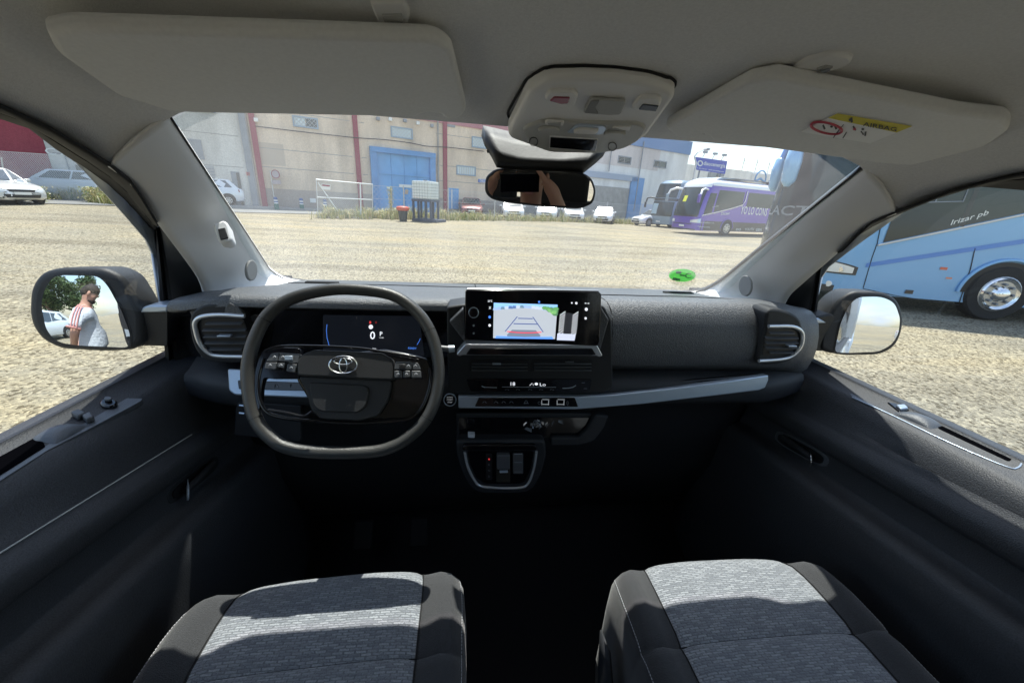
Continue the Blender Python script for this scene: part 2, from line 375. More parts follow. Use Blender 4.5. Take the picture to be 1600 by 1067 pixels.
def door(s):
    left=s<0
    up=[V((-.722,y,ze(y)+.0)) for y in (-1.2,-.5,0,.3,.42,.5,.56,.6,.64,.68,.71,.735)]+[LP(205,288,-.747),LP(246,349,-.776)]
    lw=[V((-.80,-1.2,1.73)),V((-.80,-.5,1.735)),V((-.80,0,1.735)),V((-.80,.3,1.73)),V((-.80,.45,1.72))]+[LP(0,181,-.80),LP(75,224,-.81),LP(122,254,-.825),LP(175,293,-.845),LP(243,360,-.88)]
    N=40; a=resamp(catm(up,4),N); b=resamp(catm(lw,4),N)
    rows=[]
    for t,o in ((-.18,0),(0,0),(.12,.004),(.3,.002),(.31,-.006),(.45,-.006),(.5,0),(.95,.0),(1,-.012)):
        rows.append([mir(p.lerp(q,t)+V((.7,0,-.5))*(o if t>=0 else -.006),s) for p,q in zip(a,b)])
    # panel
    ys=[-1.0,-.5,-.1,.1,.25,.4,.5,.6,.7,.8,.9,.98,1.05,1.15]
    def sec(y):
        zr=(1.187-.16*(y-.45)) if s<0 else (1.203-.09*(y-.45)); f=ss(y,.86,1.12)
        pts=[(.93,1.20),(.93,1.256),(.92,1.268),(.897,1.268),(.893,1.262),(.835,1.254),(.824,1.248),(.81,1.228),(.80,1.20),(.788,zr+.012),
             (.784,zr+.003),(.776,zr-.004),(.760,zr-.012),(.755,zr-.022),(.757,zr-.042),(.763,zr-.050),(.771,zr-.054),(.774,zr-.062),(.774,zr-.112),(.768,zr-.122),(.735,zr-.128),(.716,zr-.134),(.709,zr-.146),(.707,zr-.20),(.712,zr-.4),(.70,.55),(.68,.40)]
        out=[]
        for i,(x,z) in enumerate(pts):
            out.append(V((-(x),y,z)))
        return out
    rws=[[mir(p,s) for p in sec(y)] for y in ys]
    d=loft('door',rws,'doorm',van,solid=.01,off=0 )
    fr=loft('window_frame',rows,'rubber',d,solid=.004,off=0)
    inn=[V((-.64,.74,1.80)),V((-.69,.92,1.70)),V((-.74,1.10,1.60)),V((-.79,1.27,1.495)),V((-.84,1.43,1.39)),V((-.86,1.50,1.30))]
    mid=[V((-.73,.72,1.80)),V((-.78,.80,1.75)),V((-.84,.93,1.66)),V((-.90,1.06,1.57)),V((-.925,1.25,1.42)),V((-.93,1.50,1.29))]
    low=[V((-.80,.735,1.755)),V((-.82,.79,1.72)),V((-.868,.92,1.63)),V((-.91,1.045,1.53)),V((-.935,1.10,1.26)),V((-.94,1.52,1.22))]
    loft('outer_pillar_shield',[[mir(p,s) for p in r_] for r_ in (inn,mid,low)],'vanpaint',d,solid=.006,off=0,n=16)  # unseen outer shells, added to stop sun leaking past the pillar trim
    loft('front_wing_shield',[[mir(p,s) for p in r_] for r_ in ([V((-.91,1.04,1.52)),V((-.93,1.2,1.42)),V((-.88,1.5,1.30))],[V((-.93,1.03,1.26)),V((-.94,1.2,1.2)),V((-.92,1.6,1.15))],[V((-.93,1.03,.4)),V((-.94,1.2,.4)),V((-.92,1.6,.4))])],'vanpaint',d,solid=.006,off=0,n=10)
    # front upright of the window and the sail panel
    A=[LP(243,358,-.88),LP(247,420,-.883),LP(252,490,-.887),LP(259,566,-.892)]
    B=[LP(250,352,-.868),LP(262,420,-.868),LP(272,490,-.868),LP(280,575,-.868)]
    A2=[p.lerp(q,.30)+V((.002,-.004,0)) for p,q in zip(A,B)]; A3=[p.lerp(q,.36)+V((0,.008,0)) for p,q in zip(A,B)]; A4=[p.lerp(q,.62)+V((0,.008,0)) for p,q in zip(A,B)]; A5=[p.lerp(q,.7)+V((.002,-.003,0)) for p,q in zip(A,B)]
    loft('front_upright',[[mir(p,s) for p in r_] for r_ in ([p+V((-.02,.03,0)) for p in A],A,A2,A3,A4,A5,B)],'rubber',d,n=24)
    C=[LP(253,352,-.80),LP(290,400,-.822),LP(322,465,-.845),LP(325,580,-.82)]
    Cm=[p.lerp(q,.5)+V((-.012,.01,0)) for p,q in zip(B,C)]
    loft('sail_panel',[[mir(p,s) for p in r_] for r_ in (B,Cm,C,[p+V((.012,.05,-.01)) for p in C])],'softdark',d,n=24)
    # side glass
    gl=[mir(V((-.905,-.30,1.25)),s),mir(V((-.905,.99,1.25)),s),mir(LP(243,360,-.885)+V((0,.01,0)),s)]+[mir(p+V((-.004,0,.006)),s) for p in reversed(b[:-2])][:34]
    top=[mir(p+V((-.006,0,.008)),s) for p in b if p.y>-.3]
    bot=[V((.905*(1 if s>0 else -1),p.y,1.252)) for p in top]
    loft('window_glass',[top,[p.lerp(q,.5)+V((.012*(1 if s>0 else -1),0,0)) for p,q in zip(top,bot)],bot],'sideglass',d)
    # outer skin
    X=.955*(1 if s>0 else -1)
    loft('outer_skin',[[V((X*f,y,z)) for y in (-.3,.3,.9,1.25)] for z,f in ((1.26,.975),(1.15,1),(.8,1.01),(.35,.99))],'vanpaint',d,solid=.004,off=0)
    return d
dL=door(-1); dR=door(1)
def ledge(s): 
    return plane3(V((.835*s,.3,1.255)),V((.893*s,.3,1.262)),V((.835*s,.9,1.255)))
eL=ledge(-1);eR=ledge(1)
pod=ppx('switch_panel',[(224,625),(170,624),(108,658),(60,688),(-60,752),(-60,790),(0,755),(76,706),(147,669),(221,629)],eL,.01,'podm',dL,.004,bevel=.002,r=3)
ppx('door_pocket_shade',[(62,684),(-50,745),(-50,772),(0,747),(72,701)],eL,.003,'pocket_shade',dL,.0055,bevel=.001,r=3)  # near-black plate painted for the shade inside a pocket without depth
# rounded hump and the switches of the driver's side
def hump(s,pa,pb,wd,h,parent,m='podm'):
    ax=(pb-pa); rows=[]
    for i in range(13):
        t=i/12; c=pa+ax*t; k=math.sin(math.pi*min(1,max(0,t)))**.6
        rows.append([c+V((s*wd*math.cos(math.pi*j/10)*.5,0,h*k*math.sin(math.pi*j/10))) for j in range(11)])
    return loft('grab_hump',rows,m,parent)
hump(-1,eL(62,696),eL(118,665),.048,.016,dL)
for q in ([(112,654),(126,649),(138,655),(124,661)],[(130,659),(143,653),(150,661),(138,666)]):
    ppx('window_switch',q,eL,.012,'btn',dL,.016,bevel=.003)
disc_on('mirror_switch',171,636,14,6.5,eL,.012,'piano',dL,.012,.003)
disc_on('mirror_switch',171,634,6,2.6,eL,.005,'btn',dL,.018,.001)
ppx('switch_panel',[(1324,616),(1357,616),(1398,632),(1580,709),(1597,720),(1592,733),(1566,731),(1480,693),(1391,650),(1330,622)],eR,.01,'podm',dR,.004,bevel=.003,r=6)
ppx('door_pocket_shade',[(1461,659),(1574,706),(1583,715),(1576,725),(1464,672)],eR,.003,'pocket_shade',dR,.0055,bevel=.001,r=5)
tube('panel_edge',catm([eR(*q)+V((0,0,.005)) for q in [(1330,623),(1391,651),(1480,694),(1566,731),(1588,734),(1597,722)]],6),.0016,'satin',dR)
hump(1,eR(1405,645),eR(1470,672),.05,.016,dR)
ppx('window_switch',[(1385,632),(1398,634),(1420,644),(1405,648)],eR,.010,'piano',dR,.008,bevel=.002)
ppx('window_switch',[(1398,639),(1411,638),(1417,644),(1405,646)],eR,.006,'satin',dR,.013,bevel=.002)
# highlight on the driver's door crease painted as a pale tube, inner release handles
cr=[V((-.7815,y,1.187-.16*(y-.45)+.009)) for y in (-.2,.1,.4,.6,.75,.84)]
mat('crease_glint',(.62,.63,.62),.4)
tube('crease_highlight',cr,.0011,'crease_glint',dL)
for s,d in ((-1,dL),(1,dR)):
    y0=.80; zr=(1.187-.16*(y0-.45) if s<0 else 1.203-.09*(y0-.45))-.088
    o=[(math.cos(2*math.pi*i/28),math.sin(2*math.pi*i/28)) for i in range(28)]
    sh=lambda r_:(abs(r_[0])**.6*math.copysign(1,r_[0]),abs(r_[1])**.6*math.copysign(1,r_[1]))
    plate('handle_bezel',[V((s*.768,y0+.085*sh(q)[0],zr+.022*sh(q)[1]+(-.16)*(.085*sh(q)[0]))) for q in o],.008,'podm' if s>0 else 'softdark',d,toward=V((0,y0,1)),bevel=.002)
    plate('handle_recess',[V((s*.7655,y0+.072*sh(q)[0],zr+.016*sh(q)[1]+(-.16)*(.072*sh(q)[0]))) for q in o],.004,'black',d,toward=V((0,y0,1)))
    tube('door_handle',catm([V((s*.762,y0-.03,zr+.02)),V((s*.748,y0-.055,zr+.012)),V((s*.748,y0-.062,zr-.006)),V((s*.760,y0-.05,zr-.018))],5),[.0008,.001,.0014,.002,.0024,.0026,.0027,.0027,.0027,.0026,.0024,.002,.0016,.0012,.0009,.0007],'chrome' if s>0 else 'satin',d)
    tube('handle_lever',[V((s*.760,y0+.05,zr+.002)),V((s*.755,y0,zr+.006)),V((s*.758,y0-.05,zr+.004))],.008,'softdark',d)
# ---------------- dashboard ----------------
def sdash(x):
    fyy=1.45-.07*(abs(x)/.7)**2; F=(fyy,1.68-.2045*fyy-.006)
    D=[F,(1.25,1.405),(1.13,1.425),(1.0,1.448),(.91,1.4545),(.884,1.4535),(.874,1.447),(.871,1.436),(.885,1.430),(.935,1.424),(.94,1.40),(.94,1.33),(.935,1.25)]
    Pa=[F,(1.25,1.405),(1.13,1.425),(1.0,1.452),(.935,1.459),(.912,1.457),(.895,1.449),(.878,1.43),(.866,1.40),(.860,1.37),(.860,1.34),(.868,1.305),(.89,1.275)]
    t=ss(x,.14,.20); 
    e=ss(abs(x),.68,.80)
    out=[]
    for (a,b),(c,d) in zip(D,Pa):
        out.append(V((x,a*(1-t)+c*t+.02*e*(1 if a<1.2 else 0),b*(1-t)+d*t-.02*e)))
    return out
xs=[-.80,-.76,-.72,-.66,-.5,-.4,-.3,-.2,-.1,0,.1,.14,.155,.17,.185,.2,.215,.3,.4,.5,.6,.66,.72,.76,.80]
dash=loft('dashboard',[sdash(x) for x in xs],'dashm',van,solid=.004,off=0)
# seams on the dash top
def dtop(px,py): return P(px,py,y=1.0)
def slit(name,pts,r,m,parent): return tube(name,pts,r,m,parent,n=6)
slit('dash_seam',[V((-.12,1.25,1.4065)),V((-.12,1.33,1.4015)),V((-.12,1.44,1.381))],.0012,'crease',dash)
slit('dash_seam',catm([V((-.70,1.25,1.408)),V((-.3,1.27,1.4055)),V((.1,1.25,1.4075)),V((.16,1.13,1.428)),V((.20,1.0,1.454))],6),.0011,'crease',dash)
slit('dash_seam',catm([V((.18,1.0,1.454)),V((.192,.935,1.4605)),V((.2,.90,1.4535)),V((.205,.878,1.431)),V((.207,.8615,1.385)),V((.207,.861,1.34)),V((.205,.868,1.306)),V((.20,.89,1.276))],5),.0011,'crease',dash)
slit('dash_seam',catm([V((.2,.99,1.456)),V((.35,.985,1.4575)),V((.5,.985,1.4575)),V((.66,.98,1.452)),V((.70,1.03,1.436))],6),.0011,'crease',dash)
# defroster slots at the foot of the windscreen
for x0,x1 in ((-.66,-.56),(.55,.66)):
    box('defroster_slot',((x0+x1)/2,1.28,1.405),(x1-x0,.02,.006),'crease',dash,bevel=.002)
# lower dash down to the floor
def slow(x):
    b=ss(abs(x),.68,.80)*.05
    return [V((x,y+b,z)) for y,z in ((.895,1.285),(.86,1.268),(.842,1.262),(.836,1.25),(.838,1.215),(.85,1.20),(.91,1.19),(.97,1.15),(.99,1.05),(1.02,.85),(1.12,.62),(1.35,.45))]
lowd=loft('lower_dashboard',[slow(x) for x in [-.80+1.6*i/24 for i in range(25)]],'softdark',van,solid=.004,off=0)
# driver side face behind the wheel (dark) and instrument display
y94=yfn(.925)
face=ppx('instrument_panel',[(372,478),(722,478),(722,640),(690,640),(380,610),(360,560)],yfn(.93),.01,'darkp',van,r=8,bevel=.002)
y90=yfn(.905)
ppx('display_surround',[(428,483),(700,483),(708,560),(420,560)],y90,.012,'piano',face,r=6,bevel=.003)
scr=mat('lcd',(.012,.014,.02),.2,emit=.2,emcol=(.012,.015,.022))
ppx('instrument_display',[(505,492),(655,494),(663,556),(505,556)],y90,.003,'lcd',face,.002,r=2)
mat('scrw',(.7,.72,.75),.5,emit=.55,emcol=(.9,.93,1)); mat('scrr',(.7,.05,.05),.5,emit=.5); mat('scrb',(.05,.2,.8),.5,emit=.6,emcol=(.08,.25,.9))
text_px('speed_digit','0',(578.5,529),(586.5,529.2),12,y90,'scrw',face,.0035,True)
text_px('gear_letter','P',(594,524),(598,524),6.5,y90,'scrw',face,.0035,True)
text_px('display_text','ready',(593,527.5),(600,527.6),1.8,y90,'scrw',face,.0035)
text_px('display_text','km',(583,545),(588,545.1),2.6,y90,'scrw',face,.0035)
text_px('display_text','READY',(638,544.5),(651,545),3,y90,'scrb',face,.0035)
join('warning_lamp',[platep([y90(*p) for p in circ(580,510,3.4,3.4,16)],.0004,.004)],'scrw',face)
join('warning_lamp',[platep([y90(*p) for p in circ(579,503,1.6,2.2,10)],.0004,.004)],'scrr',face)
join('warning_lamp',[platep([y90(*p) for p in circ(588,503,1.6,1.8,10)],.0004,.004)],mat('dimr',(.25,.02,.02),.5,emit=.25),face)
join('gauge_arc',line_px([(511,506),(510,516),(511,528),(514,539)],y90,.0009,.0036),'scrb',face); join('gauge_arc',line_px([(652,538),(655,533),(657,528)],y90,.0009,.0036),'scrb',face)

# side vents
def sidevent(s):
    fn=yfn(.872 if s<0 else .846)
    if s<0:
        sur=[(358,473),(318,476),(300,486),(295,502),(298,528),(308,553),(326,566),(384,568),(392,556),(388,520),(372,478)]
        chrome=[(384,493),(345,491),(318,494),(307,502),(308,516),(315,536),(328,550),(345,555),(386,556)]
        vent=[(380,497),(330,496),(316,502),(316,516),(322,532),(332,545),(386,550),(388,520)]
    else:
        sur=[(1198,482),(1225,484),(1246,493),(1255,506),(1255,535),(1243,560),(1222,569),(1182,571),(1186,545),(1196,510)]
        chrome=[(1199,509),(1232,509),(1247,514),(1252,524),(1249,540),(1237,554),(1220,560),(1184,563)]
        vent=[(1199,512),(1238,514),(1247,522),(1244,538),(1233,551),(1190,557),(1194,535)]
    o=ppx('side_vent',sur,fn,.06,'softdark',van,r=14,bevel=.006)
    ppx('vent_opening',vent,fn,.002,'black',o,.001,r=5)
    c=[fn(*q)+V((0,-.004,0)) for q in chrome]
    tube('vent_trim',catm(c,6),.0050,'silver',o,n=8)
    y0,y1=(499,549) if s<0 else (515,553)
    xa,xb=(318,386) if s<0 else (1194,1244)
    for i in range(5):
        yy=y0+(y1-y0)*(i+.5)/5; a=fn(xa+(6 if i in(0,4) else 0)+ (i*1.5 if s<0 else 0),yy); b=fn(xb-(6 if i in (0,4) else 0),yy)
        box('vent_slat',(a+b)/2+V((0,-.004,0)),((b-a).length,.012,.0022),'btn',o,ax=((b-a).normalized(),V((0,.9,.3)).normalized(),V((0,-.3,.9))),bevel=.0006)
    kx=(347,367) if s<0 else (1223,1236); ky=521 if s<0 else 537
    box('vent_tab',(fn(kx[0],ky)+fn(kx[1],ky))/2+V((0,-.014,0)),((fn(kx[1],ky)-fn(kx[0],ky)).length,.012,.0035),'satin',o,bevel=.001)
    return o
sidevent(-1);sidevent(1)
# grey return of the dash top beside the driver's vent
ppx('corner_cap',[(358,473),(372,480),(382,493),(350,491),(352,480)],yfn(.868),.01,'dashm',dash,r=2,bevel=.002)
disc_on('tilt_switch',397,497,7,6,yfn(.90),.01,'btn',dash,0,.002)

# ---------------- centre stack ----------------
y88=yfn(.828)
stack=ppx('centre_stack',[(698,480),(722,476),(944,478),(956,500),(958,606),(940,616),(700,616)],y88,.07,'darkp',van,r=5,bevel=.004)
ppx('stack_wing',[(702,503),(724,482),(726,535)],yfn(.81),.03,'dashm',stack,bevel=.003)
ppx('stack_wing',[(938,478),(952,500),(950,506),(938,548),(934,540)],yfn(.81),.03,'dashm',stack,bevel=.003)
# bright bar under the screen
y82=yfn(.80)
ppx('trim_bar',[(713,554),(727,538),(732,538),(927,539),(933,539),(942,556),(936,558),(932,556),(722,555),(718,557)],y82,.045,'silver',stack,r=2,bevel=.003)
ppx('trim_bar_insert',[(728,553),(735,543.5),(925,544),(931,553.5),(924,554.5),(732,553.5)],y82,.004,'piano',stack,.003,r=2,bevel=.001)
# centre vents
for x0,x1 in ((735,826),(832,925)):
    ppx('centre_vent',rect(x0,562,x1,581),y88,.004,'black',stack,.002,r=3)
    for yy in (567,572,577): 
        a,b=y88(x0+2,yy),y88(x1-2,yy); box('vent_slat',(a+b)/2+V((0,-.005,0)),((b-a).length,.006,.0016),'btn',stack,bevel=.0005)
box('vent_tab',(y88(768,565)+y88(783,565))/2+V((0,-.012,0)),(.02,.008,.003),'satin',stack,bevel=.001)
box('vent_tab',(y88(880,562)+y88(896,562))/2+V((0,-.012,0)),(.02,.008,.003),'btn',stack,bevel=.001)
# climate strip
ppx('climate_panel',[(728,591),(925,592),(920,612),(735,611)],y88,.004,'piano',stack,.003,r=4,bevel=.001)
text_px('climate_text','18',(797.5,601),(804.5,601),5.5,y88,'scrw',stack,.005)
text_px('climate_text','Lo',(843,601.5),(852,601.5),4.6,y88,'scrw',stack,.005)
join('climate_icon',line_px([(828,602),(832,598),(833,601)],y88,.0009,.0048),'scrw',stack); join('climate_icon',[platep([y88(*p) for p in circ(837.5,598.5,2.6,2,10)],.0004,.005)],'scrw',stack)
join('climate_line',line_px([(784,604.5),(868,605)],y88,.0009,.0048),'satin',stack); join('climate_line',line_px([(752,603),(757,605),(776,605.5)],y88,.0012,.0048),'satin',stack)
join('climate_line',line_px([(878,606.5),(888,606.3),(895,605),(900,602)],y88,.0018,.0048),'satin',stack)
dim=mat('dimicon',(.25,.27,.3),.5)
for x in (792,809,828,845,862): join('climate_icon',line_px([(x-2.5,609),(x,607.8),(x+2.5,609)],y88,.0008,.0048),'dimicon',stack)
for x,yy in ((908,598),(911,607)): join('climate_icon',line_px([(x,yy),(x+5,yy)],y88,.001,.0048),'dimicon',stack)
# touchscreen
fs=plane3(P(727,455,y=.775),P(940,460,y=.775),P(729,531,y=.765))
scrn=ppx('touchscreen',[(727,455),(730,453),(936,456),(940,460),(937,534),(933,541),(731,531),(726,527)],fs,.022,'piano',van,r=2.5,bevel=.003)
mat('alum',(.7,.72,.75),.2,1)
tube('screen_edge',[fs(730,453.6)+V((0,.004,.001)),fs(830,454.4)+V((0,.004,.001)),fs(936,456.4)+V((0,.004,.001))],.0022,'alum',scrn)
join('volume_knob',[tubep([fs(*p)+V((0,-.002,0)) for p in circ(740,488,7.5,8,24)],.0009,True,6)],'satin',scrn,smooth=True)
disc_on('volume_knob',740,488,6.5,7,fs,.006,'piano',scrn,.006,.001)
def q4(a,b,c,d,n=None): return [a,b,c,d]
vf=[(771.5,473),(871,476),(867,529.5),(770.5,528)]
def vid(u,v):   # bilinear on the video window, u right, v down
    a,b,c,d=[V((*p,0)) for p in vf]; q=(a*(1-u)+b*u)*(1-v)+(d*(1-u)+c*u)*v; return (q.x,q.y)
def vpoly(name,uv,colr,off,em=.9):
    key='v'+''.join('%02x'%int(c*255) for c in colr); mat(key,colr,.5,emit=em)
    return platep([fs(*vid(*p)) for p in uv],.0003,off),key
def vadd(name,polys):
    by={}
    for uv,c,off in polys:
        a,k=vpoly(name,uv,c,off); by.setdefault(k,[]).append(a)
    vs=[];fcs=[];mi=[];ms=list(by)
    for i,k in enumerate(ms):
        for a,b in by[k]:
            n=len(vs); vs+=a; fcs+=[tuple(j+n for j in f) for f in b]; mi+=[i]*len(b)
    return mesh(name,vs,fcs,ms[0],scrn,mats=[M[k] for k in ms],midx=mi)
random.seed(3)
pol=[([(0,0),(1,0),(1,1),(0,1)],(.33,.36,.40),.0012),([(0,0),(1,0),(1,.13),(.6,.07),(.4,.07),(0,.17)],(.22,.42,.75),.0017)]
for i in range(16):
    u=.02+.06*i; v=.07+.11*abs(u-.5)**1.3*2; 
    pol.append(([(u-.035,v+.05),(u-.02,v-.03),(u+.025,v-.03),(u+.04,v+.05)],random.choice([(.08,.14,.3),(.25,.35,.55),(.12,.2,.28),(.4,.45,.55)]),.0021))
for i in range(14):
    u=.80+.2*random.random(); v=.06+(u-.8)*1.0*random.random()+.04
    pol.append(([(u+.05*math.cos(a),v+.06*math.sin(a)) for a in (0,1,2,3,4,5)],random.choice([(.10,.26,.10),(.18,.36,.14),(.06,.16,.08)]),.0024))
pol+=[([(.24,1),(.22,.90),(.30,.75),(.68,.75),(.76,.90),(.75,1)],(.13,.16,.21),.0021),([(.05,.93),(.5,.955),(.95,.93),(.97,1),(.03,1)],(.10,.25,.72),.0026)]
for k in range(10):
    u0=.22+.055*k;u1=u0+.057; f=lambda u:.80+.03*(1-((u-.5)/.28)**2)
    pol.append(([(u0,f(u0)-.012),(u1,f(u1)-.012),(u1,f(u1)+.012),(u0,f(u0)+.012)],(.65,.03,.06),.003))
for a,b in (((.19,.80),(.375,.37)),((.80,.80),(.62,.37)),((.39,.42),(.62,.42)),((.32,.575),(.71,.575))):
    d=(V((*b,0))-V((*a,0))); w2=.008
    pol.append(([(a[0]-w2*(abs(d.y)>.1),a[1]-.012*(abs(d.y)<.1)),(b[0]-w2*(abs(d.y)>.1),b[1]-.012*(abs(d.y)<.1)),(b[0]+w2*(abs(d.y)>.1),b[1]+.012*(abs(d.y)<.1)),(a[0]+w2*(abs(d.y)>.1),a[1]+.012*(abs(d.y)<.1))],(.03,.06,.2),.0029))
vadd('camera_view',pol)
pol=[]
def toplocal(x,y): # px to uv of the window by inverse of a near-rectangular map
    return ((x-771)/98,(y-474)/54)
for i in range(9):
    y=488+i*4.1
    for x0 in (873.5,893.5):
        a=(x0,y+3);b=(x0+8.5,y-3.4);pol.append(([toplocal(a[0],a[1]-1.1),toplocal(b[0],b[1]-1.1),toplocal(b[0],b[1]+.9),toplocal(a[0],a[1]+.9)],(.42,.44,.47),.0015))
pol.append(([toplocal(872,519),toplocal(901,520),toplocal(900,530),toplocal(872,529.5)],(.42,.45,.55),.0018))
pol.append(([toplocal(882,486),toplocal(893,487),toplocal(893,519),toplocal(881,519)],(.015,.016,.02),.0024))
vadd('top_view',pol)
for s_,a,b,h in (('20°C',(762,471.5),(769,471.7),3),('X',(763.5,482.5),(767.3,482.6),4),('o o',(913,474.5),(920,474.8),3)):
    text_px('screen_text',s_,a,b,h,fs,'scrw',scrn,.003,True)
for x,y,r_,k in ((765,495,2,'scrb'),(765,508,2,'scrw'),(915.5,483,2.4,'scrw'),(914.5,497,1.8,'scrw'),(893,473,1.2,'scrw'),(900,473.4,1.8,'scrw'),(842,471.5,1.6,'scrb')):
    join('screen_icon',[platep([fs(*p) for p in circ(x,y,r_,r_*1.1,10)],.0004,.003)],k,scrn)
for x,y in ((740,508),(740,520)): join('screen_icon',[platep([fs(*p) for p in circ(x,y,1.8,1.8,10)],.0004,.004)],'dimicon',scrn)
# start button
y80=yfn(.83)
sb=disc_on('start_button',703,624,11,11,y80,.02,'piano',van,0,.002)
tube('button_ring',[y80(*p)+V((0,-.002,0)) for p in circ(703,624,9.5,9.5,24)],.0012,'satin',sb,closed=True)
text_px('button_text','START',(698.5,624.5),(707.5,624.7),2.4,y80,'icon',sb,.003); text_px('button_text','STOP',(699.5,628.5),(706.5,628.6),2.2,y80,'icon',sb,.003); text_px('button_text','ENGINE',(698.5,620.5),(707.5,620.6),1.8,y80,'icon',sb,.003)
# silver strip across the dash
y83=xplane(P(900,640,y=.812),P(900,619,y=.818))
st=ppx('trim_strip',[(716,619),(905,620),(960,617),(1060,606),(1140,595),(1201,586),(1201,594),(1196,606),(1186,610),(1130,617),(1060,625),(1000,632),(900,640),(716,638)],y83,.02,'satin',van,bevel=.003)
ppx('trim_shelf',[(905,619),(950,604),(1060,596),(1196,585),(1140,595),(1060,606),(960,616)],yfn(.845),.01,'piano',st,bevel=.002)
sw=ppx('switch_bank',[(748,621),(898,621),(903,635),(742,634.5)],y83,.006,'piano',st,.0025,r=1.5,bevel=.001)
for x in (757,775,787,799): join('switch_icon',line_px([(x-2.5,629),(x,626.5),(x+2.5,629)],y83,.0009,.0045),'dimicon',st)
join('hazard_icon',line_px([(819,630),(822,624.5),(825,630),(819,630)],y83,.0009,.0045),'dimicon',st)
for x in (852,876):
    join('usb_port',line_px([(x-5.5,624),(x+5.5,624.2),(x+5,631.8),(x-5.5,631.5),(x-5.5,624)],y83,.0013,.0055),'icon',st)
for q_ in ((842,628,2,2,12),(886,628,1.2,3,12)): join('switch_icon',[tubep([y83(*p)+V((0,-.005,0)) for p in circ(*q_)],.0004,True,4)],'dimicon',st)
# driver's silver trim with switch row, seen through the wheel
y86=xplane(P(440,620,y=.825),P(440,583,y=.85))
dt=ppx('trim_strip',[(355,576),(490,583),(492,622),(366,617),(357,610)],y86,.02,'satin',van,r=4,bevel=.003)
ppx('switch_bank',[(372,594),(488,598),(484,611),(374,608)],y86,.006,'piano',dt,.0025,r=2,bevel=.001)
for x in (431,455,475): box('switch_divider',y86(x,603)+V((0,-.003,0)),(.001,.002,.012),'btn',dt)
join('switch_icon',line_px([(427,606),(431,600),(435,606)],y86,.0012,.0045),'dimicon',dt)
bx=ppx('fuse_cover',[(372,628),(470,634),(470,690),(366,680),(368,640)],yfn(.835),.01,'softdark',van,r=3,bevel=.002)
for q_ in (633,645): join('pull_tab',line_px([(375,q_),(383,q_+1)],y86,.003,.004),'satin',bx)
# cubby and its glossy back
cb=ppx('dash_cubby',[(712,646),(936,646),(928,668),(912,686),(716,686)],yfn(.845),.01,'softdark',van,r=5,bevel=.003)
ppx('cubby_opening',[(717,652),(931,652),(920,672),(908,682),(718,682)],yfn(.845),.002,'piano',cb,.002,r=3)
ppx('cubby_brow',[(930,648),(952,650),(944,670),(928,690),(905,697),(860,697),(862,684),(905,684),(918,672)],yfn(.83),.03,'softdark',cb,r=4,bevel=.005)
# gear selector console
y81=yfn(.815)
gc=ppx('selector_console',[(712,688),(852,688),(854,712),(846,742),(832,766),(815,772),(752,772),(736,764),(722,738),(714,712)],y81,.16,'softdark',van,r=8,bevel=.006)
ppx('console_brow',[(724,692),(836,692),(838,700),(722,700)],y81,.012,'piano',gc,.010,r=3,bevel=.003)
tube('console_trim',catm([y81(*p)+V((0,-.003,0)) for p in [(726,705),(731,728),(741,748),(752,758),(785,761),(815,760),(826,752),(834,730),(838,704)]],6),.0036,'silver',gc)
ppx('selector_plate',[(730,704),(834,704),(829,732),(820,751),(812,755),(757,755),(745,746),(735,726)],y81,.004,'piano',gc,.001,r=4)
ppx('gear_selector',rect(776,706,796,728),y81,.016,'btn',gc,.014,r=2,bevel=.003)
ppx('gear_selector',rect(775,727,797,751),y81,.008,mat('bronze',(.06,.055,.045),.25,.3),gc,.007,r=2,bevel=.002)
box('selector_blade',y81(786,728.5)+V((0,-.02,0)),(.021,.008,.003),'satin',gc,bevel=.001)
ppx('gear_display',rect(759,708,769,748),y81,.004,'black',gc,.004,r=2,bevel=.001)
join('gear_dots',[platep([y81(*p) for p in circ(764,715,1.2,1.2,8)],.0004,.006)],'scrr',gc)
for i,t in enumerate('RND'): text_px('gear_letter',t,(762.5,725+i*9),(765.5,725+i*9),3,y81,'dimicon',gc,.006)
ppx('drive_mode_switch',rect(801,707,817,738),y81,.008,'btn',gc,.006,r=1.5,bevel=.002)
for q_ in (709,722,736.5): join('switch_mark',line_px([(803,q_),(815,q_)],y81,.0015,.0075),'satin',gc)
# things in the cubby
pg=ppx('cable_plug',[(731,675),(742,675.5),(741.5,681.5),(731,681)],yfn(.815),.012,mat('whiteplastic',(.6,.63,.68),.4),None,.008,bevel=.0015)
tag(pg,'small white rectangular plug lying at the left end of the dash cubby','plug')
random.seed(11)
wp=[]
for i in range(26):
    c=yfn(.82)(833+random.gauss(18,16) if i>9 else 838+random.gauss(0,4),662+random.gauss(0,2.6)); u=V((random.uniform(-1,1),random.uniform(-.5,.5),random.uniform(-.6,.6))).normalized()*random.uniform(.004,.011); v_=V((random.uniform(-.4,.4),random.uniform(-.6,.6),1)).normalized()*random.uniform(.002,.005)
    wp.append(([c-u-v_,c+u-v_*.3,c+u*.6+v_,c-u*.8+v_*1.2],[(0,1,2,3)]))
wr=join('clear_wrapper',wp,mat('foil',(.75,.78,.82),.12,.85),None,solid=.0003); tag(wr,'crumpled shiny clear wrapper in the middle of the dash cubby','wrapper')

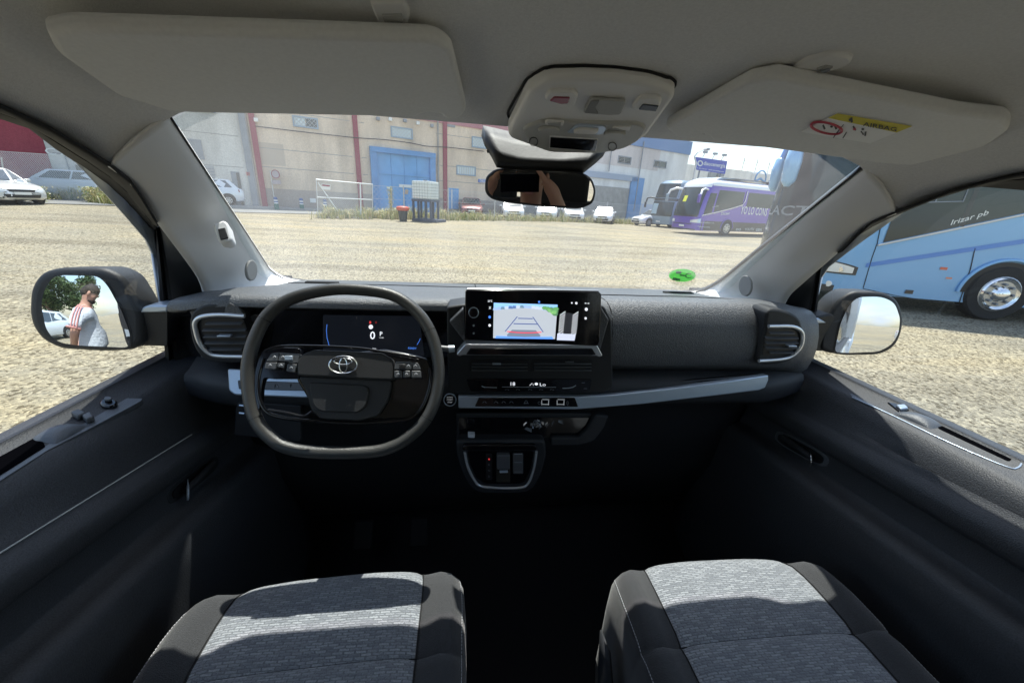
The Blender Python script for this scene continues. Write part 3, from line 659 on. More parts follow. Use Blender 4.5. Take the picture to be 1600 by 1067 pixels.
# ---------------- steering wheel ----------------
wn=V((0,-math.cos(R(30)),math.sin(R(30)))); wf=plane_fn(P(540,580,y=.685),wn)
cl=[(548,452),(612,461),(652,488),(675,525),(685,570),(683,610),(673,642),(655,668),(626,691),(590,704),(535,707),(480,705),(441,696),(413,674),(397,648),(389,610),(388,570),(398,530),(419,492),(455,467),(500,455)]
cl3=catm([wf(*p) for p in cl],5,closed=True)
wheel=tube('steering_wheel',cl3,.0114,'leather',van,closed=True,n=14,flat=1.08,upv=wn)
for p in ((396,655),(672,655),(412,497),(672,512)):
    k=min(range(len(cl3)),key=lambda i:(cl3[i]-wf(*p)).length); t=(cl3[(k+1)%len(cl3)]-cl3[k-1]).normalized(); u=wn; s_=t.cross(u)
    tube('rim_seam',[cl3[k]+(s_*math.cos(a*math.pi/8)+u*math.sin(a*math.pi/8))*.0116 for a in range(16)],.0008,'crease',wheel,closed=True,n=5)
def wfo(off): return plane_fn(wf.o+wn*off,wn)
w0=wfo(0.0); w1=wfo(.004); w2=wfo(.022); w3=wfo(.012)
# glossy spoke frame: left spoke, right field, lower bar
ppx('spoke',[(404,560),(412,546),(430,542),(470,544),(470,592),(428,592),(412,590),(408,605),(406,640),(400,640),(397,610),(398,580)],w1,.014,'piano',wheel,r=5,bevel=.004)
ppx('spoke',[(600,545),(640,552),(668,560),(675,575),(674,610),(664,645),(645,655),(560,658),(490,652),(478,618),(462,592),(470,560)],w0,.014,'piano',wheel,r=6,bevel=.004)
tube('spoke_trim',catm([w1(*p) for p in [(412,560),(404,590),(405,618),(414,640),(432,650),(470,656),(520,660),(570,661),(620,658),(645,652),(662,632),(672,600),(671,575)]],6),.0034,'piano',wheel)
tube('spoke_trim',catm([w2(*p) for p in [(414,548),(440,541),(500,541),(560,544),(600,550),(650,558)]],6),.0026,'piano',wheel)
tube('spoke_trim',catm([w2(*p) for p in [(419,640),(450,645),(474,650),(487,643)]],6),.0024,'piano',wheel)
# airbag cover
hub=ppx('airbag_cover',[(463,563),(472,553),(491,546),(596,551),(613,560),(615,570),(614,594),(580,593),(464,587)],w2,.04,'hubm',wheel,r=4,bevel=.006)
ppx('lower_hub',[(466,588),(612,594),(606,625),(590,650),(560,657),(500,654),(486,640),(478,610)],w3,.03,'hubm',wheel,r=6,bevel=.006)
ppx('lower_hub_pad',[(486,597),(572,602),(577,610),(573,634),(560,645),(502,643),(490,633),(484,604)],w3,.012,'hubm',wheel,.004,r=6,bevel=.004)
# three-ellipse emblem
wE=wfo(.026)
def ell(cx,cy,rx,ry,n=30): return [wE(*p) for p in circ(cx,cy,rx,ry,n)]
join('wheel_emblem',[tubep(ell(536.5,570,22,13.5),.0014,True,6),tubep(ell(536.5,564.5,14,5),.0011,True,6),tubep(ell(536.5,571,6,11.5),.0011,True,6)],'alum',wheel,smooth=True)
# buttons on both spokes
def btn(pts): return ppx('wheel_button',pts,w2,.012,'btn',wheel,0,bevel=.0015,r=1.5)
btn([(424,552),(436,550),(434,564),(416,564)]); btn([(415,566),(433,566),(431,577),(413,576)])
btn([(438,550.5),(468,553),(466,567),(453,568),(450,565),(434,564)]); btn([(434,567),(446,567),(443,575),(433,573)]); btn([(449,568),(464,569),(461,582),(447,580)])
btn([(618,565),(643,565),(643,577),(616,577)]); btn([(645,566),(653,567),(657,577),(645,577)]); btn([(616,579),(628,579),(628,590),(616,590)]); btn([(630,579),(641,579),(641,589),(630,590)]); btn([(643,579),(657,579),(658,590),(643,590)])
ppx('wheel_roller',rect(446,556,458,563),w2,.006,'satin',wheel,.004,bevel=.001); ppx('wheel_roller',rect(624,569,634,576),w2,.006,'black',wheel,.003,bevel=.001)
ic=[]
for x,y in ((429,557),(422,570),(439,570),(455,574),(442,557),(649,571),(622,584),(635,584),(650,584),(638,571)):
    ic+=line_px([(x-2.4,y+1),(x,y-1.4),(x+2.4,y+.8)],w2,.0009,.0008)
for i_ in range(0,len(ic),2): join('button_icon',ic[i_:i_+2],'icon',wheel)
tube('paddle_stalk',[w0(672,560)+V((0,.06,0)),w0(700,563)+V((0,.06,.0))],[.006,.007],'btn',van)
stalk=tube('stalk_tip',[w0(699,563)+V((0,.06,0)),w0(709,562)+V((0,.06,.0))],[.0085,.0075],'satin',van)
tube('steering_column',[w0(540,625)+V((0,.01,0)),w0(545,640)+V((0,.28,-.10))],[.04,.05],'darkp',van,n=20)

# ---------------- seats ----------------
def cush(u):   # cross profile (drop) for u in -1..1
    a=abs(u)
    return interp([(0,0),(.3,0),(.55,-.002),(.66,-.007),(.72,-.004),(.82,.006),(.9,.004),(.96,-.008),(.985,-.022),(1,-.045)],a)
def seat(xc,hw,yf,z0,label,skew,tilt=0):
    U=[-1,-1,-1]+[-.985,-.96,-.93,-.9,-.86,-.82,-.77,-.72,-.69,-.66,-.6,-.5,-.35,-.18,0,.18,.35,.5,.6,.66,.69,.72,.77,.82,.86,.9,.93,.96,.985]+[1,1,1]
    dz=[-.25,-.15,-.08]+[None]*(len(U)-6)+[-.08,-.15,-.25]
    st=[(-.25,0,1),(0,0,1),(.15,0,1),(.25,0,1),(.33,0,1),(.36,0,1),(.375,-.003,1),(.380,-.006,1),(.385,-.003,1),(.40,.001,1),(.43,.002,1),(.47,.002,1),(.50,0,.995),(.525,-.004,.985),(.54,-.012,.97),(.549,-.026,.95),(.552,-.05,.94),(.545,-.09,.93),(.52,-.16,.93),(.48,-.25,.93)]
    def S(u,k,off=0,flat=False):
        y,d,w_=st[k]; a=abs(u)
        yy=y+(yf-.55)-.018*a**3*ss(y,.3,.55)*1.5+skew*u*ss(y,.2,.5)
        c=cush(u)
        return V((xc+u*hw*w_*(1-.04*(1-ss(y,-.2,.5))*0),yy,z0+d+c+off))
    rows=[]
    for k in range(len(st)):
        row=[]
        for u,e in zip(U,dz):
            p=S(u,k)
            if e is not None: p.z=z0+st[k][1]+e
            row.append(p)
        rows.append(row)
    o=loft('seat',rows,'bolster',van); tag(o,label)
    Up=[-.68+1.36*i/24 for i in range(25)]
    pr=[]
    for k in range(0,16):
        y,d,w_=st[k]
        row=[]
        for u in Up:
            e=.0025 if abs(u)<.66 else -.002
            n_=V((0,0,1)) if k<12 else V((0,1,1)).normalized() if k<15 else V((0,1,.2))
            row.append(S(u,k)+n_*e)
        pr.append(row)
    loft('seat_panel',pr,'seatweave',o)
    k=7; tube('cross_seam',[S(u,k)+V((0,0,.0018)) for u in Up],.0011,'crease',o,n=5)
    for sg in (-1,1):
        tube('panel_seam',[S(sg*.675,k)+V((0,0,.001)) for k in range(0,16)],.0009,'crease',o,n=5)
        L=resamp([S(sg*.965,k)+V((0,0,.0015)) for k in range(1,16)],110)
        dash=[tubep([L[i],L[i].lerp(L[i+1],.62)],.0006,n=4) for i in range(109)]
        join('stitching',dash,'stitch',o)
    return o
seat(-.397,.252,.588,.985,'driver seat, grey woven middle with curved shadow across it',.012)
seat(.387,.247,.572,.985,'passenger seat with its front edge in bright sun',-.004)
# seat base and backs below and behind
for xc in (-.397,.387):
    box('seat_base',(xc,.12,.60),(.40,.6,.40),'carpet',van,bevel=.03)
# belt buckle webbing by the passenger seat
loft('belt_strap',[[V((.105,.47,.93)),V((.10,.44,.86)),V((.09,.36,.74)),V((.095,.3,.6))],[V((.108,.43,.93)),V((.115,.40,.86)),V((.10,.30,.74)),V((.10,.24,.6))]],'softdark',van,solid=.004,n=12)
# floor, pedals, firewall
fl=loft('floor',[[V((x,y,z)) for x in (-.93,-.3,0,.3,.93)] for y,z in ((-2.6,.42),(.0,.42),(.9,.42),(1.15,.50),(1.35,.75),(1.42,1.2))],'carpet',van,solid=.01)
for s in (-1,1): box('light_leak_panel',(s*.84,1.28,.86),(.05,.55,1.02),'carpet',van)  # side walls added to close the gaps where light leaked in
for x in (-.30,-.48): box('pedal',(x,1.02,.62),(.06,.02,.09),'rubber',van,ax=(V((1,0,0)),V((0,.8,-.6)),V((0,.6,.8))),bevel=.006)
def thin(name,col,em=0):
    m=bpy.data.materials.new(name); m.use_nodes=True; n=m.node_tree; b=n.nodes['Principled BSDF']; b.inputs['Base Color'].default_value=tuple(col)+(1,)
    t=n.nodes.new('ShaderNodeBsdfTranslucent'); t.inputs[0].default_value=tuple(col)+(1,); x=n.nodes.new('ShaderNodeMixShader'); x.inputs[0].default_value=.6
    n.links.new(b.outputs[0],x.inputs[1]); n.links.new(t.outputs[0],x.inputs[2]); n.links.new(x.outputs[0],n.nodes['Material Output'].inputs[0]); M[name]=m; return m
# ---------------- windscreen and what hangs from the roof ----------------
wa=[V((x,fy(x)+.012,hz(x,fy(x))+.004)) for x in [-.66+1.32*i/20 for i in range(21)]]
wb=[V((x,1.47-.08*(abs(x)/.7)**2,1.372-.02*(abs(x)/.8)**2)) for x in [-.84+1.68*i/20 for i in range(21)]]
rows=[]
for k in range(9):
    t=k/8; rows.append([a.lerp(b,t)+V((0,.03,.05))*math.sin(math.pi*t)*(1-.8*abs(i-10)/10) for i,(a,b) in enumerate(zip(wa,wb))])
ws=loft('windscreen',rows,'windscreen',van)
def wsn(px,py):       # point on the glass along a pixel ray
    t0=.3
    best=None
    d=rayd(px,py)
    n0=(rows[6][12]-rows[4][12]).cross(rows[4][14]-rows[4][12]).normalized(); o=rows[5][16]
    t=(o-CAM).dot(n0)/d.dot(n0); return CAM+d*t
grn=glow=thin('sticker_green',(.28,.66,.24)); mat('sticker_dark',(.05,.16,.08),.6); mat('paperwhite',(.75,.75,.72),.6)
stk=ppx('emission_sticker',circ(1066,430,21,10,28),wsn,.0006,'sticker_green',ws,.001)
text_px('sticker_text','C',(1070,434),(1080,434),8,wsn,'sticker_dark',ws,.0022,True)
for q in ([(1056,423),(1065,423),(1064,427),(1056,427)],[(1052,433),(1063,435),(1062,438),(1050,437)],[(1062,428),(1070,429),(1070,431),(1062,430)]):
    ppx('sticker_mark',q,wsn,.0003,'sticker_dark' if q[0][0]!=1056 else 'paperwhite',ws,.0022)
text_px('sticker_text','ECO',(1084,433),(1086.5,424),3,wsn,'paperwhite',ws,.0022)
# black frit along the foot of the glass
loft('frit_band',[[p+V((0,-.004,.003)) for p in rows[8]],[a.lerp(b,.25)+V((0,-.004,.001)) for a,b in zip(rows[8],rows[7])][:0] or [p+V((0,-.016,.010)) for p in rows[8]]],'frit',ws)
# visors
def visor(name,pts,fn,clip,label):
    o=ppx(name,pts,fn,.019,'visorm',van,.006,r=10,bevel=.007,seg=4); tag(o,label)
    return o
vL=plane3(P(725,178,y=.715),P(255,170,y=.685),P(400,45,y=.512))
v1=visor('sun_visor',[(72,44,4),(110,36),(680,54,24),(706,72,10),(729,168,8),(718,181,8),(694,181),(688,172),(662,171),(652,178),(300,171),(262,168),(214,152),(182,143),(86,74,12)],vL,None,'left sun visor, plain grey with no label')
vR=plane3(P(1045,202,y=.715),P(1430,250,y=.67),P(1250,117,y=.525))
v2=visor('sun_visor',[(1040,195,4),(1170,122,10),(1215,114,8),(1500,172),(1572,180,10),(1580,196,8),(1545,222,12),(1470,248,8),(1425,254),(1380,251),(1240,232),(1140,219),(1128,217),(1112,214),(1108,206),(1083,204),(1078,212),(1058,210,6)],vR,None,'right sun visor with a yellow airbag warning label')
for fn,pts,par in ((vL,[(664,172),(688,172.5),(684,177),(668,176.5)],v1),(vR,[(1085,206),(1107,208),(1104,213),(1088,211)],v2)):
    ppx('visor_clip',pts,fn,.014,'consolem',par,-.004,bevel=.002,r=2)
    ppx('clip_recess',[(p[0]+(3 if i in(0,3) else -3),p[1]+.8 if i<2 else p[1]-1) for i,p in enumerate(pts)],fn,.002,'darkp',par,-.002)
# hinge arms at the door side
ppx('visor_hinge',[(236,155),(262,150),(286,166),(266,171)],vL,.02,'visorm',v1,-.008,bevel=.005,r=5)
ppx('visor_hinge',[(1378,251),(1392,243),(1425,247),(1432,256),(1405,259)],vR,.02,'visorm',v2,-.008,bevel=.005,r=5)
# airbag label
mat('lab_y',(.72,.62,.06),.6); mat('lab_w',(.95,.95,.94),.6); mat('lab_r',(.50,.06,.10),.6); mat('lab_k',(.04,.04,.04),.6)
lab=ppx('warning_label',[(1310,169),(1427,189),(1361,217),(1253,199)],vR,.0006,'lab_w',v2,.0072)
ppx('label_header',[(1310,169),(1427,189),(1403,199),(1296,176)],vR,.0004,'lab_y',v2,.0078)
text_px('label_text','AIRBAG',(1350,187.5),(1402,196.5),6.5,vR,'lab_k',v2,.0086,True)
join('label_marks',line_px([(1318,181),(1329,175),(1330,183),(1318,181)],vR,0.0024,.0086)+line_px([(1326,177),(1327,181)],vR,0.0030,.0086),'lab_k',v2)
tube('label_ring',[vR(*p)+V((0,0,-.0082)) for p in [(1294+24*math.cos(a)*1.0+3*math.sin(a),191+9.2*math.sin(a)+3.5*math.cos(a)) for a in [2*math.pi*i/28 for i in range(28)]]],.0017,'lab_r',v2,closed=True,n=6)
join('label_marks',line_px([(1280,184),(1308,199)],vR,0.0039,.0086)+line_px([(1282,196),(1303,186)],vR,0.0039,.0086),'lab_r',v2)
join('label_marks',line_px([(1283,188),(1286,195),(1296,196)],vR,0.0024,.0084)+line_px([(1296,187),(1302,190),(1304,195)],vR,0.0024,.0084)+line_px([(1321,190),(1309,206),(1322,208),(1328,198)],vR,0.0014,.0084)+line_px([(1330,190),(1334,197),(1342,198),(1346,204)],vR,0.0030,.0084)+line_px([(1345,193),(1354,197),(1353,204)],vR,0.0021,.0084)+line_px([(1325,186),(1308,208)],vR,0.0010,.0084)+line_px([(1372,195),(1352,214)],vR,0.0010,.0084)+line_px([(1376,203),(1370,207),(1380,208)],vR,0.0015,.0084)+line_px([(1356,211),(1368,213)],vR,0.0024,.0084)+line_px([(1310,169),(1427,189),(1361,217),(1253,199),(1310,169)],vR,0.0009,.0088),'lab_k',v2)
join('label_marks',[platep([vR(*p) for p in circ(1337,193,2.6,1.8,10)],.0003,.0087)],'lab_r',v2)
join('label_marks',[platep([vR(*p) for p in circ(x,y,2.2,1.6,10)],.0003,.0087) for x,y in ((1301,189),(1350,193))],'lab_k',v2)
# vanity lamps in the headliner behind the visors
def lampf(a,b,c): return plane3(a,b,c)
for (pts,win,lab) in (([(577,-6),(632,-6),(641,14),(637,34),(604,38),(592,30),(583,12)],[(596,12),(628,11),(630,23),(612,27),(601,24)],'roof lamp above the driver visor'),([(1236,103),(1262,87),(1298,78),(1330,81),(1334,88),(1322,97),(1290,108),(1262,110)],[(1277,98),(1292,93),(1304,95),(1290,103)],'roof lamp above the passenger visor')):
    cx=sum(p[0] for p in pts)/len(pts); cy=sum(p[1] for p in pts)/len(pts)
    def rh(px,py):
        d=rayd(px,py).normalized(); t=.1
        while t<2:
            q=CAM+d*t
            if q.z>hz(q.x,q.y): break
            t+=.001
        return q
    fn=plane3(rh(cx,cy+8),rh(cx-25,cy-8),rh(cx+25,cy-8))
    o=ppx('vanity_lamp',pts,fn,.012,'consolem',van,.006,r=6,bevel=.003); tag(o,lab)
    ppx('lamp_lens',win,fn,.003,'visorm' if 0 else mat('lens',(.42,.42,.40),.25),o,.008,r=2,bevel=.001)
    ppx('lamp_switch',[(cx-5,cy+6),(cx+6,cy+5),(cx+7,cy+9),(cx-4,cy+10)] if cx<800 else [(1285,99),(1296,95),(1300,97),(1290,101)],fn,.003,'dimicon',o,.010)
# ---------------- overhead console ----------------
oc=xplane(P(935,108,y=.585),P(897,231,y=.79))
out=[(855,111),(908,107),(960,109),(1014,116),(1052,129),(1055,141,6),(1011,203,10),(979,223,10),(937,231),(858,229),(824,217,8),(797,207,6),(793,199,6),(826,131,10)]
ov=ppx('overhead_console',out,oc,.028,'consolem',van,.012,r=12,bevel=.010,seg=4)
def toroof(p):
    n=oc.n if oc.n.z>0 else -oc.n; q=p.copy()
    for _ in range(60):
        if q.z>hz(q.x,q.y)-.003 or q.y>.79: break
        q=q+n*.0015
    return q
gapo=[q for q in [toroof(oc(*p)) for p in rnd([(q[0]+(q[0]-925)*.01,q[1]+(q[1]-170)*.01) for q in out],12)]]
tube('console_gap',gapo,.0022,'crease',ov,closed=True,n=5)
def rel(name,pts,m,depth=.006,off=.016,r=3,bevel=.0015): return ppx(name,pts,oc,depth,m,ov,off,r=r,bevel=bevel)
# lower control field, a raised lip following the outline
ppx('control_field',[(815,186),(845,174),(1000,178),(1012,186),(1000,205),(976,219),(936,227),(860,225),(828,213)],oc,.008,mat('consoleb',(.50,.50,.475),.4,bump=.06,bscale=900),ov,.0165,r=9,bevel=.004)
rel('lamp_bezel',[(858,125),(897,124),(904,131),(899,148),(886,147),(855,141),(851,136)],'consolem',.01,.0175,5,.004)
rel('courtesy_lamp',[(866,131),(891,132),(888,142),(877,143),(859,138)],mat('redlens',(.30,.06,.09),.2),.003,.019,2)
rel('lamp_bezel',[(999,135),(1030,133),(1035,141),(1027,157),(990,155),(987,150)],'consolem',.01,.0175,5,.004)
rel('courtesy_lamp',[(1005,143),(1030,146),(1026,155),(998,152)],mat('dklens',(.05,.055,.07),.2),.003,.019,2)
rel('microphone_recess',[(923,136),(930,136),(979,140),(970,162),(950,163),(911,159)],mat('consoled',(.40,.40,.38),.5),.004,.0172,4)
rel('recess_shade_patch',[(924,138),(938,137),(930,150),(936,160),(913,158)],mat('consolek',(.20,.20,.19),.5),.002,.0182,3)  # darker patch paints the shade inside the recess
for pts in ([(852,173),(856,171),(882,173),(880,179),(852,177)],[(958,181),(986,180),(984,187),(956,184)]): 
    rel('console_button',pts,'consolem',.004,.0185,1.5); rel('button_inlay',[(pts[0][0]+4,pts[0][1]+1),(pts[2][0]-5,pts[2][1]),(pts[3][0]-4,pts[3][1]-1),(pts[4][0]+6 if len(pts)>4 else pts[3][0]+6,pts[3][1]-2)],'consoled',.001,.0192,0,0)
for cx,cy in ((858,185),(961,192)): rel('console_rocker',circ(cx,cy,17,4.6,24),'consoleb',.006,.021,0,.002); 
rel('reading_switch',[(889,188),(900,178),(906,177),(944,179),(948,183),(942,192),(934,193),(886,190)],'satin',.004,.019,3); rel('reading_switch',[(897,184),(906,180),(937,182),(932,189),(896,188)],'consolem',.007,.023,4,.003)
rel('passenger_display',[(859,196),(935,202),(932,222),(858,217)],'consolem',.002,.0172,1,.0008)
rel('passenger_display',[(860.5,198.5),(933.5,203),(931.5,221),(859.5,215)],'piano',.002,.0182,0,.0005)
for cx,cy in ((834,206),(957,214)): join('sensor_ring',[tubep([oc(*p)-oc.n*0+V((0,-.006,-.0165)) for p in circ(cx,cy,6.5,7,20)],.0006,True,5)],'crease',ov,smooth=True)
# ---------------- rear view mirror ----------------
mm=[(757,291),(759,276,6),(773,264,8),(800,262),(880,266),(912,270,8),(926,279,8),(932,298),(928,318,8),(908,327,10),(850,324),(790,317),(768,312,8),(758,302,6)]
def off_outline(pts,k,cx,cy): return [((p[0]-cx)*k+cx,(p[1]-cy)*k+cy,*p[2:]) for p in pts]
def reflect_plane(c,target,toward=CAM):
    a=(toward-c).normalized(); b=(target-c).normalized(); return plane_fn(c,(a+b).normalized())
mc=P(843,294,y=.79)
rfn=reflect_plane(mc,V((-.11,-.5,1.64)))
rm=ppx('rear_view_mirror',mm,rfn,.03,'darkp',van,.0,r=6,bevel=.006)
inn=[(762,290),(763,279,6),(776,267,8),(800,265),(880,269),(909,272.5,8),(922,281,8),(928,298),(924,315,8),(906,323,9),(850,320.5),(791,313.5),(771,308,8),(763,300,5)]
ppx('mirror_glass',inn,rfn,.002,'mirror',rm,.0012,r=6)
# shroud between console and glass
sr=[[P(x,y,y=yy) for x,y in row] for row,yy in (([(752,212),(800,222),(880,232),(948,234)],.86),([(757,228),(800,240),(880,250),(942,245)],.83),([(768,246),(810,258),(875,262),(930,256)],.815),([(776,262),(812,268),(870,270),(910,272)],.80))]
loft('mirror_shroud',sr,'darkp',rm,solid=.02,off=-1,n=14)
loft('shroud_crease',[[P(760,236,y=.825),P(775,226,y=.83),P(795,222,y=.84)],[P(762,240,y=.825),P(778,230,y=.83),P(797,226,y=.84)]],'softdark',rm,solid=.003,n=6)
# ---------------- outside mirrors ----------------
MAN=V((-1.40,-1.25,0))
def convex(gl,fn,c,par,Rr=1.4):
    n=fn.n if fn.n.dot(CAM-c)>0 else -fn.n; o=[fn(*q) for q in rnd(gl,6)]; rows=[]
    for k in range(12):
        t=1-k/12; rows.append([(lambda p:p+n*(.006-(p-c).length_squared/(2*Rr)))(c.lerp(p,t)) for p in o])
    a,b=gridp(rows,True); b.append(tuple(range(len(a)-len(o),len(a))))
    return mesh('mirror_glass',a,b,'mirror',par,smooth=True)
def side_mirror(s):
    if s<0:
        c=P(134,480,y=.93); fn=reflect_plane(c,V((-1.45,-1.5,1.5)))
        out=[(42,488),(44,450,16),(62,424,18),(95,418),(162,418,14),(190,432,12),(214,470,14),(224,492),(224,536,10),(205,548,10),(160,550),(90,546,16),(60,530,14),(46,508,10)]
        gl=[(67,478),(70,455,14),(84,433,12),(100,430),(155,431,12),(170,446,10),(192,486),(204,520),(203,540,6),(195,543),(120,539),(90,534,16),(74,515,10)]
        arm=[(205,492),(232,478),(262,479),(262,541),(225,540),(205,545)]
    else:
        c=P(1350,506,y=.93); fn=reflect_plane(c,V((1.12,-2.5,1.42)))
        out=[(1281,545),(1280,532),(1290,502,14),(1308,470,14),(1332,455,10),(1380,456,16),(1404,467,14),(1413,495),(1411,520,14),(1400,543,16),(1376,555,12),(1320,556),(1292,551,8)]
        gl=[(1304,545),(1312,505),(1325,476,10),(1340,464,8),(1376,463,14),(1397,473,10),(1405,497),(1403,520,10),(1393,538,12),(1372,549,8),(1325,551),(1306,550,4)]
        arm=[(1262,548),(1266,497),(1300,490),(1312,500),(1300,550)]
    mr=ppx('side_mirror',out,fn,.11,'darkp',van,.0,r=9,bevel=.014,seg=4)
    ppx('mirror_well',off_outline(gl,1.035,gl[0][0]*.0+sum(p[0] for p in gl)/len(gl),sum(p[1] for p in gl)/len(gl)),fn,.004,'black',mr,.0015,r=6)
    convex(gl,fn,c,mr)
    ppx('mirror_arm',arm,yfn(.96),.07,'darkp',mr,.0,r=4,bevel=.008)
    if s<0:
        ppx('arm_cap',[(222,480),(232,477),(262,477.5),(262,488),(218,489)],yfn(.955),.06,'satin',mr,.0,bevel=.004)
        text_px('mirror_mark','o',(80,455),(86,455),4,fn,'dimicon',mr,.005)
    else: ppx('arm_cap',[(1266,500),(1280,497),(1293,505),(1264,506)],yfn(.955),.06,'satin',mr,.0,bevel=.004)
    return mr
side_mirror(-1); side_mirror(1)
# ---------------- body behind the seats (only its shade and its reflection are seen) ----------------
mat('carpane',(.03,.04,.05),.06,coat=1)
for s in (-1,1):
    X=s*.95
    pcs=[boxp((X,-1.75,.8),(.05,2.9,.9)),boxp((X*.9,-1.75,1.84),(.12,2.9,.10)),boxp((X*.96,-.42,1.5),(.09,.16,.6),),boxp((X*.96,-1.75,1.5),(.07,.10,.6)),boxp((X*.96,-3.1,1.5),(.07,.16,.6))]
    join('body_side',pcs,'vanpaint',van,bevel=.02)
    box('side_glass',(X*.97,-1.08,1.52),(.006,1.2,.55),'sideglass',van); box('side_glass',(X*.97,-2.4,1.52),(.006,1.2,.55),'sideglass',van)
    box('pillar_cover',(X*.90,-.40,1.2),(.05,.2,1.3),'softdark',van,bevel=.02)
sd_=box('sliding_door',(-1.05,-2.0,1.05),(.07,1.5,1.4),'softdark',van,bevel=.02); box('door_pane',(-1.05,-2.0,1.5),(.075,1.15,.45),'carpane',sd_); box('door_latch',(-1.05,-1.24,1.15),(.03,.02,.10),'satin',sd_)
bench=join('rear_bench',[boxp((0,-1.05,.80),(1.5,.5,.16)),boxp((0,-1.32,1.17),(1.55,.14,.72))],'bolster',van,bevel=.04,seg=3)
for x in (-.50,0,.50): box('headrest',(x,-1.32,1.60),(.34,.1,.22),'bolster',van,bevel=.03,seg=3)
# ======================= OUTSIDE =======================
def gravel():
    m=mat('gravel',(.44,.38,.27),.95); n=m.node_tree; b=n.nodes['Principled BSDF']; b.inputs['Specular IOR Level'].default_value=.15
    tc=n.nodes.new('ShaderNodeTexCoord')
    def noise(sc_,det,src=None,rough=.6):
        z=n.nodes.new('ShaderNodeTexNoise'); z.inputs['Scale'].default_value=sc_; z.inputs['Detail'].default_value=det; z.inputs['Roughness'].default_value=rough
        n.links.new((src or tc.outputs['Object']),z.inputs[0]); return z
    def ramp(src,stops):
        r=n.nodes.new('ShaderNodeValToRGB'); e=r.color_ramp.elements
        while len(e)<len(stops): e.new(.5)
        for i,(p,c) in enumerate(stops): e[i].position=p; e[i].color=tuple(c)+(1,)
        n.links.new(src,r.inputs[0]); return r
    big=noise(.16,5); st=n.nodes.new('ShaderNodeMapping'); st.inputs['Scale'].default_value=(.10,.9,1); st.inputs['Rotation'].default_value=(0,0,.25); n.links.new(tc.outputs['Object'],st.inputs[0])
    tr=noise(1.0,4,st.outputs[0])
    base=ramp(big.outputs[0],[(.32,(.285,.268,.22)),(.5,(.335,.303,.232)),(.68,(.375,.328,.228))])
    track=ramp(tr.outputs[0],[(.36,(.74,.73,.72)),(.5,(.98,.98,.98)),(.66,(1.1,1.04,.92))])
    fine=noise(25,8,None,.80); fr=ramp(fine.outputs[0],[(.34,(.50,.48,.45)),(.45,(.90,.89,.87)),(.56,(1.08,1.07,1.04)),(.66,(1.4,1.38,1.34))])
    vo=n.nodes.new('ShaderNodeTexVoronoi'); vo.inputs['Scale'].default_value=36; n.links.new(tc.outputs['Object'],vo.inputs[0])
    vr=ramp(vo.outputs['Color'],[(.25,(.45,.43,.40)),(.36,(.98,.98,.98)),(.66,(1,1,1)),(.75,(1.4,1.38,1.34))])
    cur=base.outputs[0]
    for x in (track,fr,vr):
        k=n.nodes.new('ShaderNodeMixRGB'); k.blend_type='MULTIPLY'; k.inputs[0].default_value=1; n.links.new(cur,k.inputs[1]); n.links.new(x.outputs[0],k.inputs[2]); cur=k.outputs[0]
    n.links.new(cur,b.inputs['Base Color'])
    f2=noise(22,8,None,.7)
    a=n.nodes.new('ShaderNodeMath'); a.operation='MULTIPLY_ADD'; a.inputs[1].default_value=-.5; n.links.new(vo.outputs['Distance'],a.inputs[0]); n.links.new(f2.outputs[0],a.inputs[2])
    bu=n.nodes.new('ShaderNodeBump'); bu.inputs['Strength'].default_value=1; bu.inputs['Distance'].default_value=.035; n.links.new(a.outputs[0],bu.inputs['Height']); n.links.new(bu.outputs[0],b.inputs['Normal'])
gravel()
def axis(fine,lo,hi,step,far):
    a=[-far,-far*.5,-far*.25,lo-15]; x=lo
    while x<=hi: a.append(x); x+=step
    return a+[hi+15,far*.3,far*.5,far]
gx=axis(0,-34,40,1,700); gy=axis(0,-12,48,1,700)
random.seed(5)
def grz(x,y):
    d=math.hypot(x,y); return gh(x,y)+(.012*math.sin(x*1.3+y*.7)+.012*math.sin(y*1.9-x*.5) if 3<d<22 and x>-12 else 0)
a_,b_=gridp([[V((x,y,grz(x,y))) for x in gx] for y in gy])
gr=mesh('gravel_ground',a_,b_,'gravel',None,smooth=True); tag(gr,kind='structure')
# facade line
FA=V((-13.92,29.3,0)); fa=R(66); FD=V((math.sin(fa),math.cos(fa),0)); FN=V((FD.y,-FD.x,0))   # FN points towards the van
ff=plane_fn(FA,FN)
def FAZ(px,py): p=ff(px,py); return (p-FA).dot(FD),p.z
def FW(a,z,o=0): return FA+FD*a+FN*o+V((0,0,z))
GZ=.33
road=loft('road',[[ (lambda p:V((p.x,p.y,gh(p.x,p.y)+.03)))(FW(a,0,o)) for a in range(-60,14,1)] for o in (1.6,2.5,3.5,4.5,5.6)],mat('asphalt',(.20,.20,.195),.9,bump=.5,bscale=30,var=.12,vscale=2),None); tag(road,kind='structure')
pv=[]
for o,dz in ((1.62,.0),(1.60,.14),(1.45,.15),(.0,.16)): pv.append([(lambda p:V((p.x,p.y,gh(p.x,p.y)+dz)))(FW(a,0,o)) for a in range(-60,60,2)])
pave=loft('pavement',pv,mat('concrete',(.34,.33,.31),.9,bump=.3,bscale=20,var=.1,vscale=3),None); tag(pave,kind='structure')

